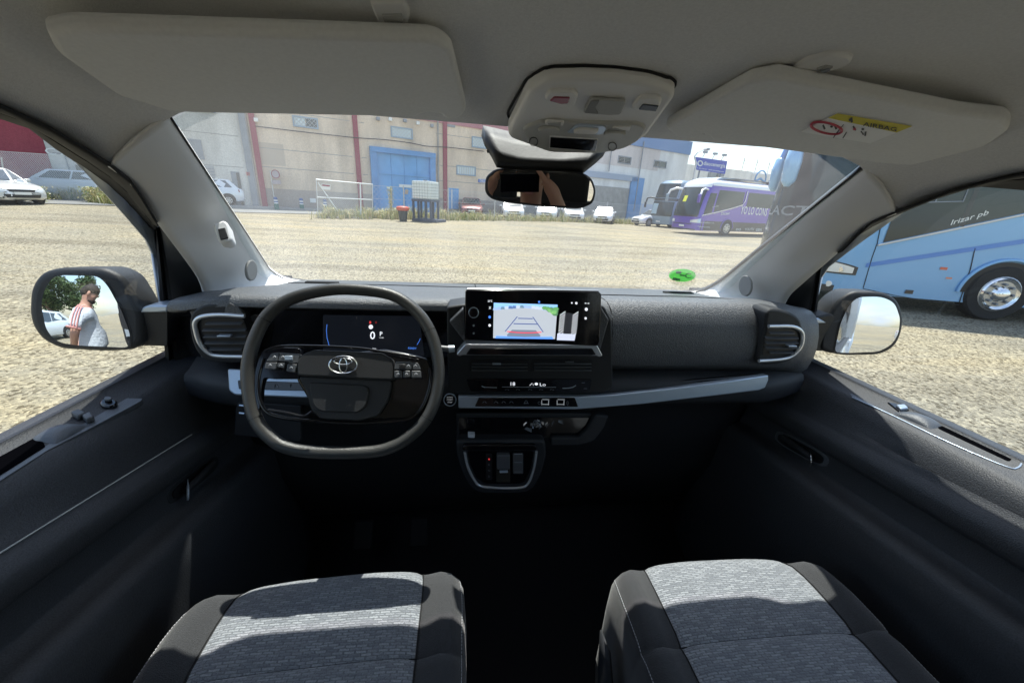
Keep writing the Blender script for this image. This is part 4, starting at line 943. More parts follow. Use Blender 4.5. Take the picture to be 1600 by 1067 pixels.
def wallmat(name,col,var=.08,stain=.5,bump=.4):
    m=mat(name,col,.92); n=m.node_tree; b=n.nodes['Principled BSDF']
    tc=n.nodes.new('ShaderNodeTexCoord'); q=n.nodes.new('ShaderNodeMapping'); q.inputs['Scale'].default_value=(1,1,.25); n.links.new(tc.outputs['Object'],q.inputs[0])
    z=n.nodes.new('ShaderNodeTexNoise'); z.inputs['Scale'].default_value=.9; z.inputs['Detail'].default_value=8; n.links.new(q.outputs[0],z.inputs[0])
    r=n.nodes.new('ShaderNodeValToRGB'); e=r.color_ramp.elements; e[0].position=.3; e[1].position=.65
    e[0].color=tuple(c*(1-.3*stain) for c in col)+(1,); e[1].color=tuple(min(1,c*(1+var)) for c in col)+(1,)
    z2=n.nodes.new('ShaderNodeTexNoise'); z2.inputs['Scale'].default_value=14; z2.inputs['Detail'].default_value=6; n.links.new(tc.outputs['Object'],z2.inputs[0])
    mr=n.nodes.new('ShaderNodeMapRange'); mr.inputs[1].default_value=.3; mr.inputs[2].default_value=.7; mr.inputs[3].default_value=.86; mr.inputs[4].default_value=1.1
    k=n.nodes.new('ShaderNodeMixRGB'); k.blend_type='MULTIPLY'; k.inputs[0].default_value=1
    n.links.new(z.outputs[0],r.inputs[0]); n.links.new(z2.outputs[0],mr.inputs[0]); n.links.new(r.outputs[0],k.inputs[1]); n.links.new(mr.outputs[0],k.inputs[2]); n.links.new(k.outputs[0],b.inputs['Base Color'])
    bu=n.nodes.new('ShaderNodeBump'); bu.inputs['Strength'].default_value=bump; bu.inputs['Distance'].default_value=.03; n.links.new(z2.outputs[0],bu.inputs['Height']); n.links.new(bu.outputs[0],b.inputs['Normal'])
wallmat('beigewall',(.72,.585,.455),.10,.9); wallmat('beigebase',(.42,.36,.32)); wallmat('greywall',(.60,.58,.54),.1,.8); wallmat('redwall',(.30,.055,.075),.05,.5)
wallmat('whitewall',(.72,.71,.70)); wallmat('pinkpebble',(.58,.52,.50),.15,.4,1)
mat('redpaint',(.26,.03,.06),.6); mat('bluepaint',(.10,.27,.55),.5,var=.12,vscale=1.5); mat('bluedoor',(.15,.37,.68),.55,var=.1,vscale=1); mat('greymetal',(.25,.27,.30),.5,var=.1,vscale=2)
mat('winbright',(.62,.70,.74),.15); mat('windark',(.05,.06,.07),.15,coat=.5); mat('galv',(.55,.56,.56),.4,.6); mat('greydoor',(.30,.295,.28),.7,var=.15,vscale=2)
mat('bluefascia',(.12,.22,.42),.5)
def bbox(a0,a1,z0,z1,o0,o1): # box on the facade frame
    vs=[FW(a,z,o) for a in (a0,a1) for o in (o0,o1) for z in (z0,z1)]
    return vs,[(0,1,3,2),(4,6,7,5),(0,4,5,1),(2,3,7,6),(0,2,6,4),(1,5,7,3)]
def frect(pA,pB):
    (a0,z1),(a1,z0)=FAZ(*pA),FAZ(*pB); return min(a0,a1),max(a0,a1),min(z0,z1),max(z0,z1)
def fbox(name,pA,pB,o,m,par,o0=0.0,**k):
    a0,a1,z0,z1=frect(pA,pB); a,b=bbox(a0,a1,z0,z1,o0,o); return mesh(name,a,b,m,par,**k)
def window(pA,pB,par,halves=2,grille=True,dark=(1,)):
    a0,a1,z0,z1=frect(pA,pB); f=.09
    w_=join('window',[bbox(a0,a1,z1-f,z1,0,.06),bbox(a0,a1,z0,z0+f,0,.09),bbox(a0,a0+f,z0+f,z1-f,0,.06),bbox(a1-f,a1,z0+f,z1-f,0,.06)],mat('framepale',(.28,.36,.44),.5) if grille!='w' else 'greymetal',par)
    for i in range(halves):
        b0=a0+f+(a1-a0-2*f)*i/halves; b1=a0+f+(a1-a0-2*f)*(i+1)/halves
        mesh('pane',*bbox(b0+.02,b1-.02,z0+f,z1-f,0,.02),'windark' if i in dark else 'winbright',w_)
    if grille is True:
        pcs=[]; H=z1-z0-2*f; W_=a1-a0-2*f; s=.26; k=-H
        while k<W_:
            for sg in (1,-1):
                x0,x1=k,k+H; za,zb=(z0+f,z1-f) if sg>0 else (z1-f,z0+f)
                t0=max(0,-x0/H); t1=min(1,(W_-x0)/H)
                if t1>t0:
                    pcs.append(tubep([FW(a0+f+x0+t0*H,za+(zb-za)*t0,.05),FW(a0+f+x0+t1*H,za+(zb-za)*t1,.05)],.014,n=4))
            k+=s
        join('window_grille',pcs,'galv',w_)
    elif grille=='v':
        join('window_grille',[bbox(a0+f+(a1-a0-2*f)*t-.03,a0+f+(a1-a0-2*f)*t+.03,z0+f,z1-f,.03,.07) for t in (.12,.25,.37,.5,.62,.75,.88)],'galv',w_)
    return w_
def bld(name,label,cat,a0,a1,H,m,group=None,depth=18):
    e=empty(name,tuple(FW((a0+a1)/2,0,-depth/2)),label,cat,group)
    mesh('wall',*bbox(a0,a1,-.3,H,-depth,0),m,e); return e
aS1=FAZ(404,300)[0]; aB=FAZ(800,320)[0]; aR=FAZ(84,270)[0]; aE=FAZ(1066,300)[0]
Hb=FAZ(735,190)[1]
wh=bld('warehouse','beige pebbledash warehouse with dark red stripes and a big blue sliding gate','warehouse',aS1,aB,Hb,'beigewall')
mesh('parapet',*bbox(aS1,aB,Hb-.45,Hb+.05,.0,.08),mat('pinkcap',(.42,.18,.20),.7),wh)
mesh('wall_base',*bbox(aS1+.3,aB,.2,FAZ(500,299)[1],.0,.03),'beigebase',wh)
for px,py in ((391,178),(558,200),(695,240)):
    a=FAZ(px,py)[0]
for a in (FAZ(407,300)[0]+.15,FAZ(561,280)[0],FAZ(695,270)[0]):
    mesh('pilaster',*bbox(a-.16,a+.16,.2,Hb-.02,.0,.16),'redpaint',wh)
# panel joints and the sagging cable
for z in (FAZ(480,238)[1],FAZ(480,266)[1],FAZ(480,180)[1]):
    join('panel_joint',[bbox(aS1+.4,FAZ(560,280)[0]-.3,z-.02,z+.02,0,.006),bbox(FAZ(561,280)[0]+.3,FAZ(575,280)[0],z-.02,z+.02,0,.006),bbox(FAZ(682,280)[0],aB-.1,z-.02,z+.02,0,.006)],'greydoor',wh)
tube('wall_cable',catm([ff(399,198)+FN*.2,ff(440,203)+FN*.2,ff(500,210)+FN*.2,ff(556,216)+FN*.2,ff(600,219)+FN*.2,ff(640,224)+FN*.2,ff(665,229)+FN*.2,ff(700,231)+FN*.2,ff(755,237)+FN*.2],4),.03,'black',wh,n=5)
window((456,180),(498,203),wh,2,True,(1,)); window((610,197),(645,219),wh,1,True,()); window((737,213),(764,234),wh,1,True,()); window((713,258),(743,276),wh,2,'v',())
mat('mpatch',(.50,.42,.34),.95)
fbox('render_patch',(404,222),(447,260),.004,'mpatch',wh)
# blue gate
a0,a1,z0,z1=frect((577,237),(680,334)); z0=.2
ga=join('sliding_gate',[bbox(a0,a0+.45,z0,z1,0,.3),bbox(a1-.45,a1,z0,z1,0,.3),bbox(a0,a1,z1,z1+.35,0,.35)],'bluepaint',wh)
zm=z0+(z1-z0)*.68
join('gate_leaf',[bbox(a0+.45,a1-.45,z0,zm-.05,0,.08),bbox(a0+.45,a1-.45,zm+.05,z1,0,.08),bbox(a0+.45,a1-.45,zm-.05,zm+.05,0,.14)],'bluedoor',ga)
join('gate_ribs',[bbox(a0+.5+(a1-a0-1)*i/16,a0+.53+(a1-a0-1)*i/16,z0,z1,.08,.10) for i in (4,8,12)],'bluepaint',ga)
fbox('gate_notice',(623,288),(648,294),.12,'paperwhite',ga,.08)
# small blue door, its pale edge, small boards and lamps
fbox('side_door',(700,294),(716,327),.08,'bluedoor',wh); fbox('door_edge',(704.5,296),(706,327),.12,'paperwhite',wh,.08)
bs=fbox('board',(747,280),(764,286.5),.10,mat('signblue',(.12,.2,.5),.5),wh)
O=FW(*FAZ(748,284.8),.105)
def ftext(body,a,b,h,par,m,off,bold=True):
    p0=ff(*a)+FN*off; X=ff(*b)+FN*off-p0; return text3('sign_text',body,lambda u,v:p0+X*u+V((0,0,h*v)),m,par,bold)
ftext('TALLER',(748,285),(763,286),.28,bs,'paperwhite',.11)
for px,py in ((400,188),(590,186),(609,187),(632,189),(652,193),(674,197)):
    a,z=FAZ(px,py); join('wall_lamp',[bbox(a-.12,a+.12,z-.12,z+.1,0,.25)],'paperwhite' if px in (400,609,652) else 'greymetal',wh,bevel=.03)
fbox('vent_grille',(697,193),(711,200),.06,'greymetal',wh)
fbox('low_vent',(484,310),(494,317),.06,'paperwhite',wh)
tube('rain_pipe',[FW(FAZ(684,250)[0],.3,.12),FW(FAZ(684,250)[0],Hb,.12)],.06,'greydoor',wh)
# grey building left of the warehouse
gb=bld('grey_building','pale grey concrete unit left of the beige warehouse, with shutters and a small dark door','building',aR,aS1-.02,Hb+1,'greywall')
for z in (FAZ(360,212)[1],FAZ(380,262)[1]): join('panel_joint',[bbox(aR+.2,aS1-.6,z-.02,z+.02,0,.006)],'greydoor',gb)
mesh('corner_post',*bbox(aS1-.45,aS1-.1,.2,Hb+.9,.0,.12),'greymetal',gb)
fbox('shutter',(262,214),(320,250),.06,'greymetal',gb)
sh=fbox('roller_door',(255,254),(342,302),.05,mat('shutgrey',(.36,.37,.38),.6),gb)
a0,a1,z0,z1=frect((255,254),(342,302)); join('shutter_slats',[bbox(a0,a1,z0+(z1-z0)*i/9,z0+(z1-z0)*i/9+.04,.05,.08) for i in range(9)],'greymetal',sh)
fbox('notice',(336,278),(341,284),.09,'paperwhite',gb)
fbox('side_door',(360,268),(383,322),.05,'greymetal',gb); fbox('door_leaf',(369,270),(382,322),.10,'windark',gb)
fbox('lit_sign',(385,269),(391,275),.12,mat('rsign',(.5,.08,.08),.5),gb); 
for y in (281,287,292): fbox('notice',(391,y-2.5),(397,y+2),.06,'paperwhite',gb)
fbox('blue_lintel',(288,170),(337,177),.1,'bluefascia',gb)
fbox('window_dark',(118,258),(150,300),.08,'windark',gb); fbox('shutter',(100,240),(117,290),.08,'greymetal',gb)
# red building farther left
rb=bld('red_building','plain dark red hall wall at the far left, behind the wire fence','building',aR-70,aR-.02,12,'redwall')
rt_=ff(74,241)+FN*.01
text3('wall_mark','CT',lambda u,v:FW(FAZ(72,241)[0]+u*.8,FAZ(72,241)[1]+v*.32,.01),'paperwhite',rb,True)
# white unit with blue fascia right of the mirror
Hw=FAZ(1050,217)[1]
wb_=bld('white_unit','white unit with blue metal fascia and a grey garage door, right of the mirror','building',aB+.02,aE,Hw,'whitewall')
mesh('fascia',*bbox(aB+.02,aE,FAZ(1050,238)[1],Hw+.05,.0,.15),'bluefascia',wb_)
mesh('pebble_panel',*bbox(aB+.1,FAZ(1030,250)[0],FAZ(985,262)[1],FAZ(1050,238)[1]-.02,.0,.02),'pinkpebble',wb_)
for A_,B_ in (((966,243),(985,258)),((1022,250),(1040,264)),((868,240),(888,255))): window(A_,B_,wb_,2,'w',(0,1))
fbox('garage_door',(800,278),(989,345),.05,'greydoor',wb_); fbox('door_lintel',(800,264),(996,276),.2,mat('bluegrey',(.30,.36,.46),.6),wb_); fbox('door_jamb',(986,277),(995,345),.2,'bluepaint',wb_)
for px in (949,997): 
    a=FAZ(px,270)[0]; tube('rain_pipe',[FW(a,FAZ(px,268 if px==949 else 330)[1],.2),FW(a,Hw-.8,.2)],.06,'greymetal',wb_)
fbox('blue_base',(996,318),(1040,350),.03,mat('paleblue',(.52,.58,.70),.8),wb_)
# long low building farther right
farD=V((math.sin(R(74)),math.cos(R(74)),0)); farO=P(1066,300,y=62); farO.z=0; fN=V((farD.y,-farD.x,0)); fq=plane_fn(farO,fN)
lb=empty('low_building',tuple(farO+farD*20),'long pale flat-roofed hall behind the purple coach','building')
def LW(a,z,o=0): return farO+farD*a+fN*o+V((0,0,z))
def lbox(a0,a1,z0,z1,o0,o1):
    return [LW(a,z,o) for a in (a0,a1) for o in (o0,o1) for z in (z0,z1)],bbox(0,1,0,1,0,1)[1]
def LAZ(px,py): p=fq(px,py); return (p-farO).dot(farD),p.z
Hl=LAZ(1120,262)[1]
mesh('wall',*lbox(-2,70,-.3,Hl,-15,0),'whitewall',lb); mesh('wall_block',*lbox(LAZ(1173,280)[0],LAZ(1215,280)[0],1,LAZ(1190,279)[1]+.6,0,.5),'whitewall',lb)
for px,h in ((1163,10),(1184,11),(1204,10)):
    a=LAZ(px,260)[0]; tube('mast',[LW(a,Hl-.5,-.3),LW(a,Hl+2.0,-.3)],.06,'greymetal',lb,n=5); tube('mast_stay',[LW(a+1.6,Hl-.2,-.3),LW(a,Hl+1.7,-.3)],.035,'greymetal',lb,n=5)
for px,py in ((1110,275),(1123,272),(1178,300)):
    a,z=LAZ(px,py); join('air_unit',[lbox(a-.6,a+.6,z-.4,z+.5,.0,.6)],'greymetal',lb)
a,z=LAZ(1181,290); lg=join('round_logo',[tubep([LW(a+1.3*math.cos(t*math.pi/10),z+1+1.3*math.sin(t*math.pi/10),.56) for t in range(20)],.12,True,5),tubep([LW(a-1,z+.6,.56),LW(a,z+1.1,.56),LW(a+1,z+.6,.56)],.16,n=5)],'bluepaint',lb)
text3('wall_text','disoca',lambda u,v:LW(a+2+u*3.6,z+.4+v*.8,.56),'bluegrey',lb,True)
# billboard
bp=plane_fn(V((24,40,0)),V((-.42,-.91,0)).normalized())
bb=empty('billboard',tuple(P(1108,330,y=40)*1.0),'blue billboard with white lettering on a roof-height frame','billboard')
bo=ppx('panel',[(1087,245.5),(1136.5,252),(1133,272),(1086,265)],bp,.25,mat('billblue',(.045,.075,.42),.5),bb)
text_px('lettering','disocenergia',(1099,258),(1133,262.5),6.0,bp,'paperwhite',bb,.02,True)
join('emblem',[tubep([bp(*p)+bp.n*(.03 if bp.n.y<0 else -.03) for p in circ(1094,255.5,3.6,3.8,20)],.06,True,5)],'paperwhite',bb)
text_px('lettering','T. 963 100 200',(1089,263.6),(1104,265.8),1.8,bp,'paperwhite',bb,.02); text_px('lettering','www.disocenergia.com',(1107,266),(1131,269.6),1.9,bp,'paperwhite',bb,.02,True)
for px in (1094,1128):
    p=bp(px,262)+V((.2,.35,0)); tube('support_post',[V((p.x,p.y,gh(p.x,p.y))),p+V((0,0,.4))],.09,'greymetal',bb)
for px,py in ((1098,246),(1113,248.5),(1127,250.5)): 
    p=bp(px,py); join('flood_lamp',[tubep([p,p+V((-.3,-.8,.35))],.03,n=5),boxp(p+V((-.35,-.9,.35)),(.4,.2,.18))],'greymetal',bb)
# street lamp
lq=P(1083,280,y=34); sp=empty('street_lamp',(lq.x,lq.y,gh(lq.x,lq.y)),'tall curved-arm street lamp beside the blue billboard','street lamp')
tube('pole',[V((lq.x,lq.y,gh(lq.x,lq.y)))]+[V((lq.x,lq.y,P(px,py,y=34).z)) for px,py in ((1083,290),(1083,255))]+[P(1085,245,y=34),P(1090,238.5,y=34),P(1098,234.5,y=34),P(1104,233.5,y=34)],[.09,.08,.07,.06,.055,.05,.05],'galv',sp)
ppx('lamp_head',[(1101,232),(1108,231.5),(1111,233),(1108,235.5),(1102,235)],yfn(34),.3,'greymetal',sp,bevel=.03)
lq2=P(1062,235,y=42.5)
# poles by the white unit
tube('lamp',[V((0,0,0)),V((0,0,1))],.01,'galv',sp) if 0 else None

# ---------------- small street things ----------------
def pole_at(px,py): return G(px,py)
def roundsign(name,label,px,pybase,pyc,rpx,oct_=False,face='signface'):
    b=G(px,pybase); e=empty(name,tuple(b),label,'road sign')
    fn=plane_fn(b,V((0,-1,0))); top=fn(px,pyc-rpx)
    tube('post',[b,V((b.x,b.y,top.z-.05))],.035,'galv',e)
    c=fn(px,pyc); r=(fn(px+rpx,pyc)-c).length; n=8 if oct_ else 24
    plate('sign_plate',[c+V((r*math.cos(2*math.pi*(i+.5)/n),-.05,r*math.sin(2*math.pi*(i+.5)/n))) for i in range(n)],.02,face,e)
    if not oct_:
        tube('sign_rim',[c+V((r*.93*math.cos(2*math.pi*i/24),-.055,r*.93*math.sin(2*math.pi*i/24))) for i in range(24)],r*.09,'redpaint',e,closed=True,n=5)
    box('lower_plate',c+V((0,-.05,-r-.22)),(r*2.0,.02,.24),'greymetal' if oct_ else 'signface',e)
    return e
mat('signface',(.42,.36,.38),.5)
roundsign('road_sign','round faded red road sign by the beige wall',431,327,272.5,6.6)
roundsign('road_sign','eight-sided sign seen from behind, in front of the small blue door',740,334,271,6.8,True,'greymetal')
def bollard(px,py,label):
    b=G(px,py); e=empty('bollard',tuple(b),label,'bollard','striped bollards along the road')
    mat('bolgreen',(.03,.16,.14),.5); mat('bolwhite',(.75,.76,.76),.5); mat('bolblue',(.05,.12,.30),.5)
    for z0,z1,k in ((0,.40,'bolgreen'),(.40,.48,'bolwhite'),(.48,.56,'bolblue'),(.56,.64,'bolwhite'),(.64,.74,'bolblue')):
        tube('band',[b+V((0,0,z0)),b+V((0,0,z1))],.12 if z0 else .14,k,e,n=14)
    a,b2=gridp([[b+V((.12*math.cos(t)*math.cos(f),.12*math.sin(t)*math.cos(f),.74+.07*math.sin(f))) for t in [2*math.pi*i/14 for i in range(14)]] for f in (0,.5,1,1.5)],True); mesh('cap',a,b2,'bolblue',e,smooth=True)
bollard(433,328.5,'striped bollard beside the round red sign post'); bollard(472.5,329.5,'striped bollard alone between the sign and the mesh gate'); bollard(509,331,'striped bollard seen through the mesh gate')
# mesh field gate
gL_=G(496,340.5); gR_=G(582,341.5)
def gpf(): 
    d=(gR_-gL_); d.z=0; n=V((d.y,-d.x,0)).normalized(); return plane_fn(gL_,n)
gf=gpf()
gt=empty('mesh_gate',tuple(gL_),'open white tubular field gate with wire mesh, standing left of the blue gate','gate')
mat('whitetube',(.72,.74,.74),.4); mat('wire',(.62,.64,.63),.45,.3)
C1,C2,C3,C4=gf(494,280.5),gf(582,288.5),gf(582.5,340.5),gf(497,339.5)
tube('frame',[C1,C2,C3,C4],.034,'whitetube',gt,closed=True); tube('mid_rail',[gf(495,308.5),gf(582,312.5)],.03,'whitetube',gt); tube('brace',[gf(497,286),gf(532,336)],.03,'whitetube',gt); tube('upright',[gf(563,287),gf(564,340)],.04,'whitetube',gt)
def meshwires(a,b,c,d,n,r=.008):   # a,b top edge; d,c bottom edge
    out=[]; W_=(b-a).length; H=(a-d).length; s=W_/n; k=-H
    def q(u,v): return (a+(b-a)*(u/W_))*(1-v/H)+(d+(c-d)*(u/W_))*(v/H)
    while k<W_:
        t0=max(0,-k/H);t1=min(1,(W_-k)/H)
        if t1>t0:
            out.append(tubep([q(k+t0*H,t0*H),q(k+t1*H,t1*H)],r,n=3,cap=False)); out.append(tubep([q(k+t0*H,H-t0*H),q(k+t1*H,H-t1*H)],r,n=3,cap=False))
        k+=s
    return out
join('wire_mesh',meshwires(C1,C2,C3,C4,26,.005),'wire',gt)
sgn=ppx('gate_notice',[(502,287.5),(516,289),(516,297),(502.5,296)],gf,.02,'paperwhite',gt,.06); ppx('notice_header',[(503,288.3),(515,289.7),(515,292),(503,290.8)],gf,.005,'redpaint',gt,.068)
# wire fence from the gate to the right
random.seed(21)
fp=[G(582,341.5),G(632,343),G(700,344),G(772,345),G(880,347),G(945,349),G(997,351)]
fe=empty('wire_fence',tuple(fp[0]),'low wire fence with thin posts along the far edge of the lot','fence')
for p in fp[1:]: tube('fence_post',[p,p+V((.02,0,1.9))],.035,'galv',fe)
for h in (.5,1.1,1.8): 
    tube('fence_wire',[p+V((0,0,h)) for p in fp],.008,'wire',fe,n=4)
pc=[]
for a,b in zip(fp,fp[1:]): pc+=meshwires(a+V((0,0,1.8)),b+V((0,0,1.8)),b+V((0,0,.1)),a+V((0,0,.1)),int((a-b).length/.25),.003)
join('wire_mesh',pc,'wire',fe)
fnn=plane_fn(fp[1],V((.3,-1,0)).normalized()); ppx('fence_plate',[(633,296),(638,297),(637,304),(632,303.5)],fnn,.02,'mpatch',fe,.05)
# ibc tank on a stand
ti=G(666,346); ib=empty('water_tank',tuple(ti),'white caged plastic water tank on a dark metal stand','tank')
X=V((math.cos(R(-25)),math.sin(R(-25)),0)); Y=V((-X.y,X.x,0)); Z=V((0,0,1)); u=(plane_fn(ti,V((0,-1,0)))(685,346)-plane_fn(ti,V((0,-1,0)))(648,346)).length
W_=u*.86; zt0=plane_fn(ti,V((0,-1,0)))(666,312).z; zt1=plane_fn(ti,V((0,-1,0)))(666,283).z; H_=zt1-zt0
mat('tankw',(.80,.84,.82),.35,bump=.1,bscale=20); mat('standb',(.05,.07,.11),.6)
box('tank',ti+V((0,0,zt0-ti.z+H_/2)),(W_,W_*.85,H_*.96),'tankw',ib,ax=(X,Y,Z),bevel=.07,seg=3)
tube('filler_cap',[ti+V((0,0,zt1-ti.z-.05)),ti+V((0,0,zt1-ti.z+.05))],.12,'standb',ib,n=12)
cg=[]
for i in range(7):
    z=zt0+H_*(i/6)*.94+.02
    c=V((ti.x,ti.y,z)); q=[c+X*(sx*W_/2*1.02)+Y*(sy*W_*.425*1.03) for sx,sy in ((-1,-1),(1,-1),(1,1),(-1,1))]; cg.append(tubep(q,.009,True,4))
for sy in (-1,1):
    for i in range(8):
        b=V((ti.x,ti.y,0))+X*(W_*(i/7-.5)*1.02)+Y*(sy*W_*.44); cg.append(tubep([b+Z*zt0,b+Z*(zt1-.05)],.008,n=4))
for sx in (-1,1):
    for i in range(1,7):
        b=V((ti.x,ti.y,0))+X*(sx*W_*.515)+Y*(W_*.85*(i/7-.5)); cg.append(tubep([b+Z*zt0,b+Z*(zt1-.05)],.008,n=4))
join('cage',cg,mat('cage',(.30,.36,.35),.4,.5),ib)
for i,sx in enumerate((-.48,-.2,.2,.48)):
    for sy in (-.4,.4): box('leg',V((ti.x,ti.y,(ti.z+zt0)/2))+X*(sx*W_)+Y*(sy*W_*.9),(.10,.10,zt0-ti.z),'standb',ib,ax=(X,Y,Z))
box('stand_top',V((ti.x,ti.y,zt0-.06)),(W_*1.04,W_*.9,.12),'standb',ib,ax=(X,Y,Z)); box('stand_base',V((ti.x,ti.y,ti.z+.08))+X*.2,(W_*1.35,W_*1.0,.14),'standb',ib,ax=(X,Y,Z))
# bin
bi=G(630,346); bn=empty('litter_bin',tuple(bi),'dark waste bin with an orange-red lid by the tank stand','bin')
a,b=gridp([[bi+V((r_*math.cos(t),r_*math.sin(t),z)) for t in [2*math.pi*i/20 for i in range(20)]] for r_,z in ((.0,.01),(.20,.01),(.27,.55),(.28,.6))],True); mesh('body',a,b,mat('bindark',(.035,.045,.05),.5),bn,smooth=True)
a,b=gridp([[bi+V((r_*math.cos(t),r_*math.sin(t),z)) for t in [2*math.pi*i/20 for i in range(20)]] for r_,z in ((.30,.58),(.36,.66),(.35,.74),(.27,.80),(.0,.82))],True); mesh('lid',a,b,mat('binred',(.55,.10,.06),.5),bn,smooth=True)
# left wire fence with a post, cone
l0=G(-60,309);l1=G(12,311);l2=G(150,313);l3=G(172,318);l4=G(205,322)
fl_=empty('wire_fence',tuple(l1),'chain-link fence in front of the white estate car, left','fence')
topz=1.9
for p,q in ((l1,(2,246)),(l3,(155,270))):
    t=plane_fn(p,V((0,-1,0)))(*q); tube('fence_post',[p,V((t.x,t.y,t.z))],.03,'galv',fl_)
for a,b in ((l0,l2),(l2,l4)): 
    pass
join('wire_mesh',meshwires(l0+V((0,1.5,2.2)),l4+V((0,1.5,2.2)),l4+V((0,1.5,.05)),l0+V((0,1.5,.05)),90,.006),'wire',fl_)
tube('top_wire',[l0+V((0,1.5,2.2)),l4+V((0,1.5,2.2))],.012,'wire',fl_,n=4)
k_=G(195,320); cn=empty('traffic_cone',tuple(k_),'small red traffic cone beyond the left pillar','cone')
a,b=gridp([[k_+V((r_*math.cos(t),r_*math.sin(t),z)) for t in [2*math.pi*i/16 for i in range(16)]] for r_,z in ((.15,.03),(.12,.12),(.06,.42),(.03,.5),(0,.5))],True); mesh('body',a,b,mat('conered',(.65,.07,.04),.5),cn,smooth=True); box('base',k_+V((0,0,.015)),(.34,.34,.03),'conered',cn)

# ---------------- weeds ----------------
def weeds(name,pts,n,hh,cols,seed,spread=.6,parts=None):
    random.seed(seed); vs=[];fs=[];mi=[]
    for i in range(n):
        t=random.random()*(len(pts)-1); k=int(t); p=pts[k].lerp(pts[k+1],t-k)
        p=p+V((random.gauss(0,spread*.5),random.gauss(0,spread),0)); p.z=gh(p.x,p.y)
        cl=.5+.9*abs(math.sin(p.x*1.7+p.y))*random.random(); h=hh*random.uniform(.3,1)*cl
        for j in range(7):
            a=random.random()*6.28; l=V((math.cos(a),math.sin(a),0))*h*random.uniform(.15,.7); w_=V((-math.sin(a),math.cos(a),0))*random.uniform(.008,.02)
            b0=p+V((random.gauss(0,.06),random.gauss(0,.06),0)); q=b0+l*.4+V((0,0,h*.7)); r_=b0+l+V((0,0,h*random.uniform(.75,1)))
            n0=len(vs); vs+=[b0-w_,b0+w_,q+w_*.8,q-w_*.8,r_]; fs+=[(n0,n0+1,n0+2,n0+3),(n0+3,n0+2,n0+4)]; c=random.randrange(len(cols)); mi+=[c,c]
            if random.random()<.35:
                for _ in range(3):
                    c0=r_+V((random.gauss(0,.04),random.gauss(0,.04),random.gauss(0,.05))); e=.022; n0=len(vs)
                    vs+=[c0+V((random.uniform(-e,e),random.uniform(-e,e),random.uniform(-e,e))) for _ in range(3)]; fs.append((n0,n0+1,n0+2)); mi.append(c)
    o=mesh(name,vs,fs,cols[0],None,mats=[M[c] for c in cols],midx=mi); return tag(o,kind='stuff')
mat('w1',(.42,.41,.15),.8); mat('w2',(.58,.49,.26),.8); mat('w3',(.24,.30,.10),.8); mat('w4',(.68,.60,.38),.8)
o=weeds('weeds',[p+V((0,.6,0)) for p in [G(497,341)]+fp],1500,.75,['w1','w2','w3','w4'],4); tag(o,'dry yellow-green weeds along the far fence','weeds')
o=weeds('weeds',[l1+V((.6,.2,0)),l2+V((0,0,0)),l3,l4],420,.75,['w1','w2','w3','w4'],9,.35); tag(o,'dry weeds at the foot of the left fence','weeds')
for (px,py,h_,lb_) in ((56,316,.75,'dry bush in front of the white estate car, near its front wheel'),(150,317,.75,'yellowish dry bush below the motorcycle'),(612,341,1.8,'tall thin weed stalk in front of the blue gate')):
    b=G(px,py); random.seed(px); vs=[];fs=[];mi=[]
    thin=.16 if h_>1.5 else .42
    for i in range(900 if h_<1.5 else 500):
        c=b+V((random.gauss(0,thin*.55),random.gauss(0,thin*.5),h_*random.random()**.8)); e=.05; n0=len(vs)
        vs+=[c+V((random.uniform(-e,e),random.uniform(-e,e),random.uniform(-e,e))) for _ in range(3)]; fs.append((n0,n0+1,n0+2)); mi.append(random.randrange(4))
    e_=empty('bush',tuple(b),lb_,'bush'); mesh('foliage',vs,fs,'w1',e_,mats=[M['w1'],M['w2'],M['w3'],M['w4']],midx=mi)
    join('stems',[tubep([b,b+V((random.gauss(0,thin*.5),random.gauss(0,thin*.5),h_*random.uniform(.6,1)))],.008,n=4) for _ in range(16)],'w2',e_)
# ---------------- cars ----------------
mat('tyre',(.015,.015,.016),.85); mat('rim',(.45,.46,.48),.3,.8); mat('carglass',(.05,.065,.075),.06,spec=.8,coat=1); mat('lampglass',(.75,.78,.80),.1,.3,coat=1); mat('taillamp',(.35,.02,.02),.2,coat=1); mat('grille',(.012,.012,.014),.5); mat('platew',(.75,.75,.73),.5)
def paint(name,c): return mat(name,c,.32,.15,coat=.8)
paint('carwhite',(.76,.77,.79)); paint('carred',(.30,.10,.10)); paint('carsilver',(.58,.60,.60)); paint('carblue',(.68,.75,.82))
def cyl(c,ax,r,w,n=20,r2=None):
    u=ax.orthogonal().normalized(); v=ax.cross(u); vs=[]
    for s,rr in ((-1,r*.94),(-.7,r),(.7,r),(1,r*.94)):
        for i in range(n): vs.append(c+ax*(w/2*s)+(u*math.cos(2*math.pi*i/n)+v*math.sin(2*math.pi*i/n))*rr)
    fs=[]
    for k in range(3):
        for i in range(n): fs.append((k*n+i,k*n+(i+1)%n,(k+1)*n+(i+1)%n,(k+1)*n+i))
    fs+=[tuple(range(n)),tuple(range(3*n,4*n))]; return vs,fs
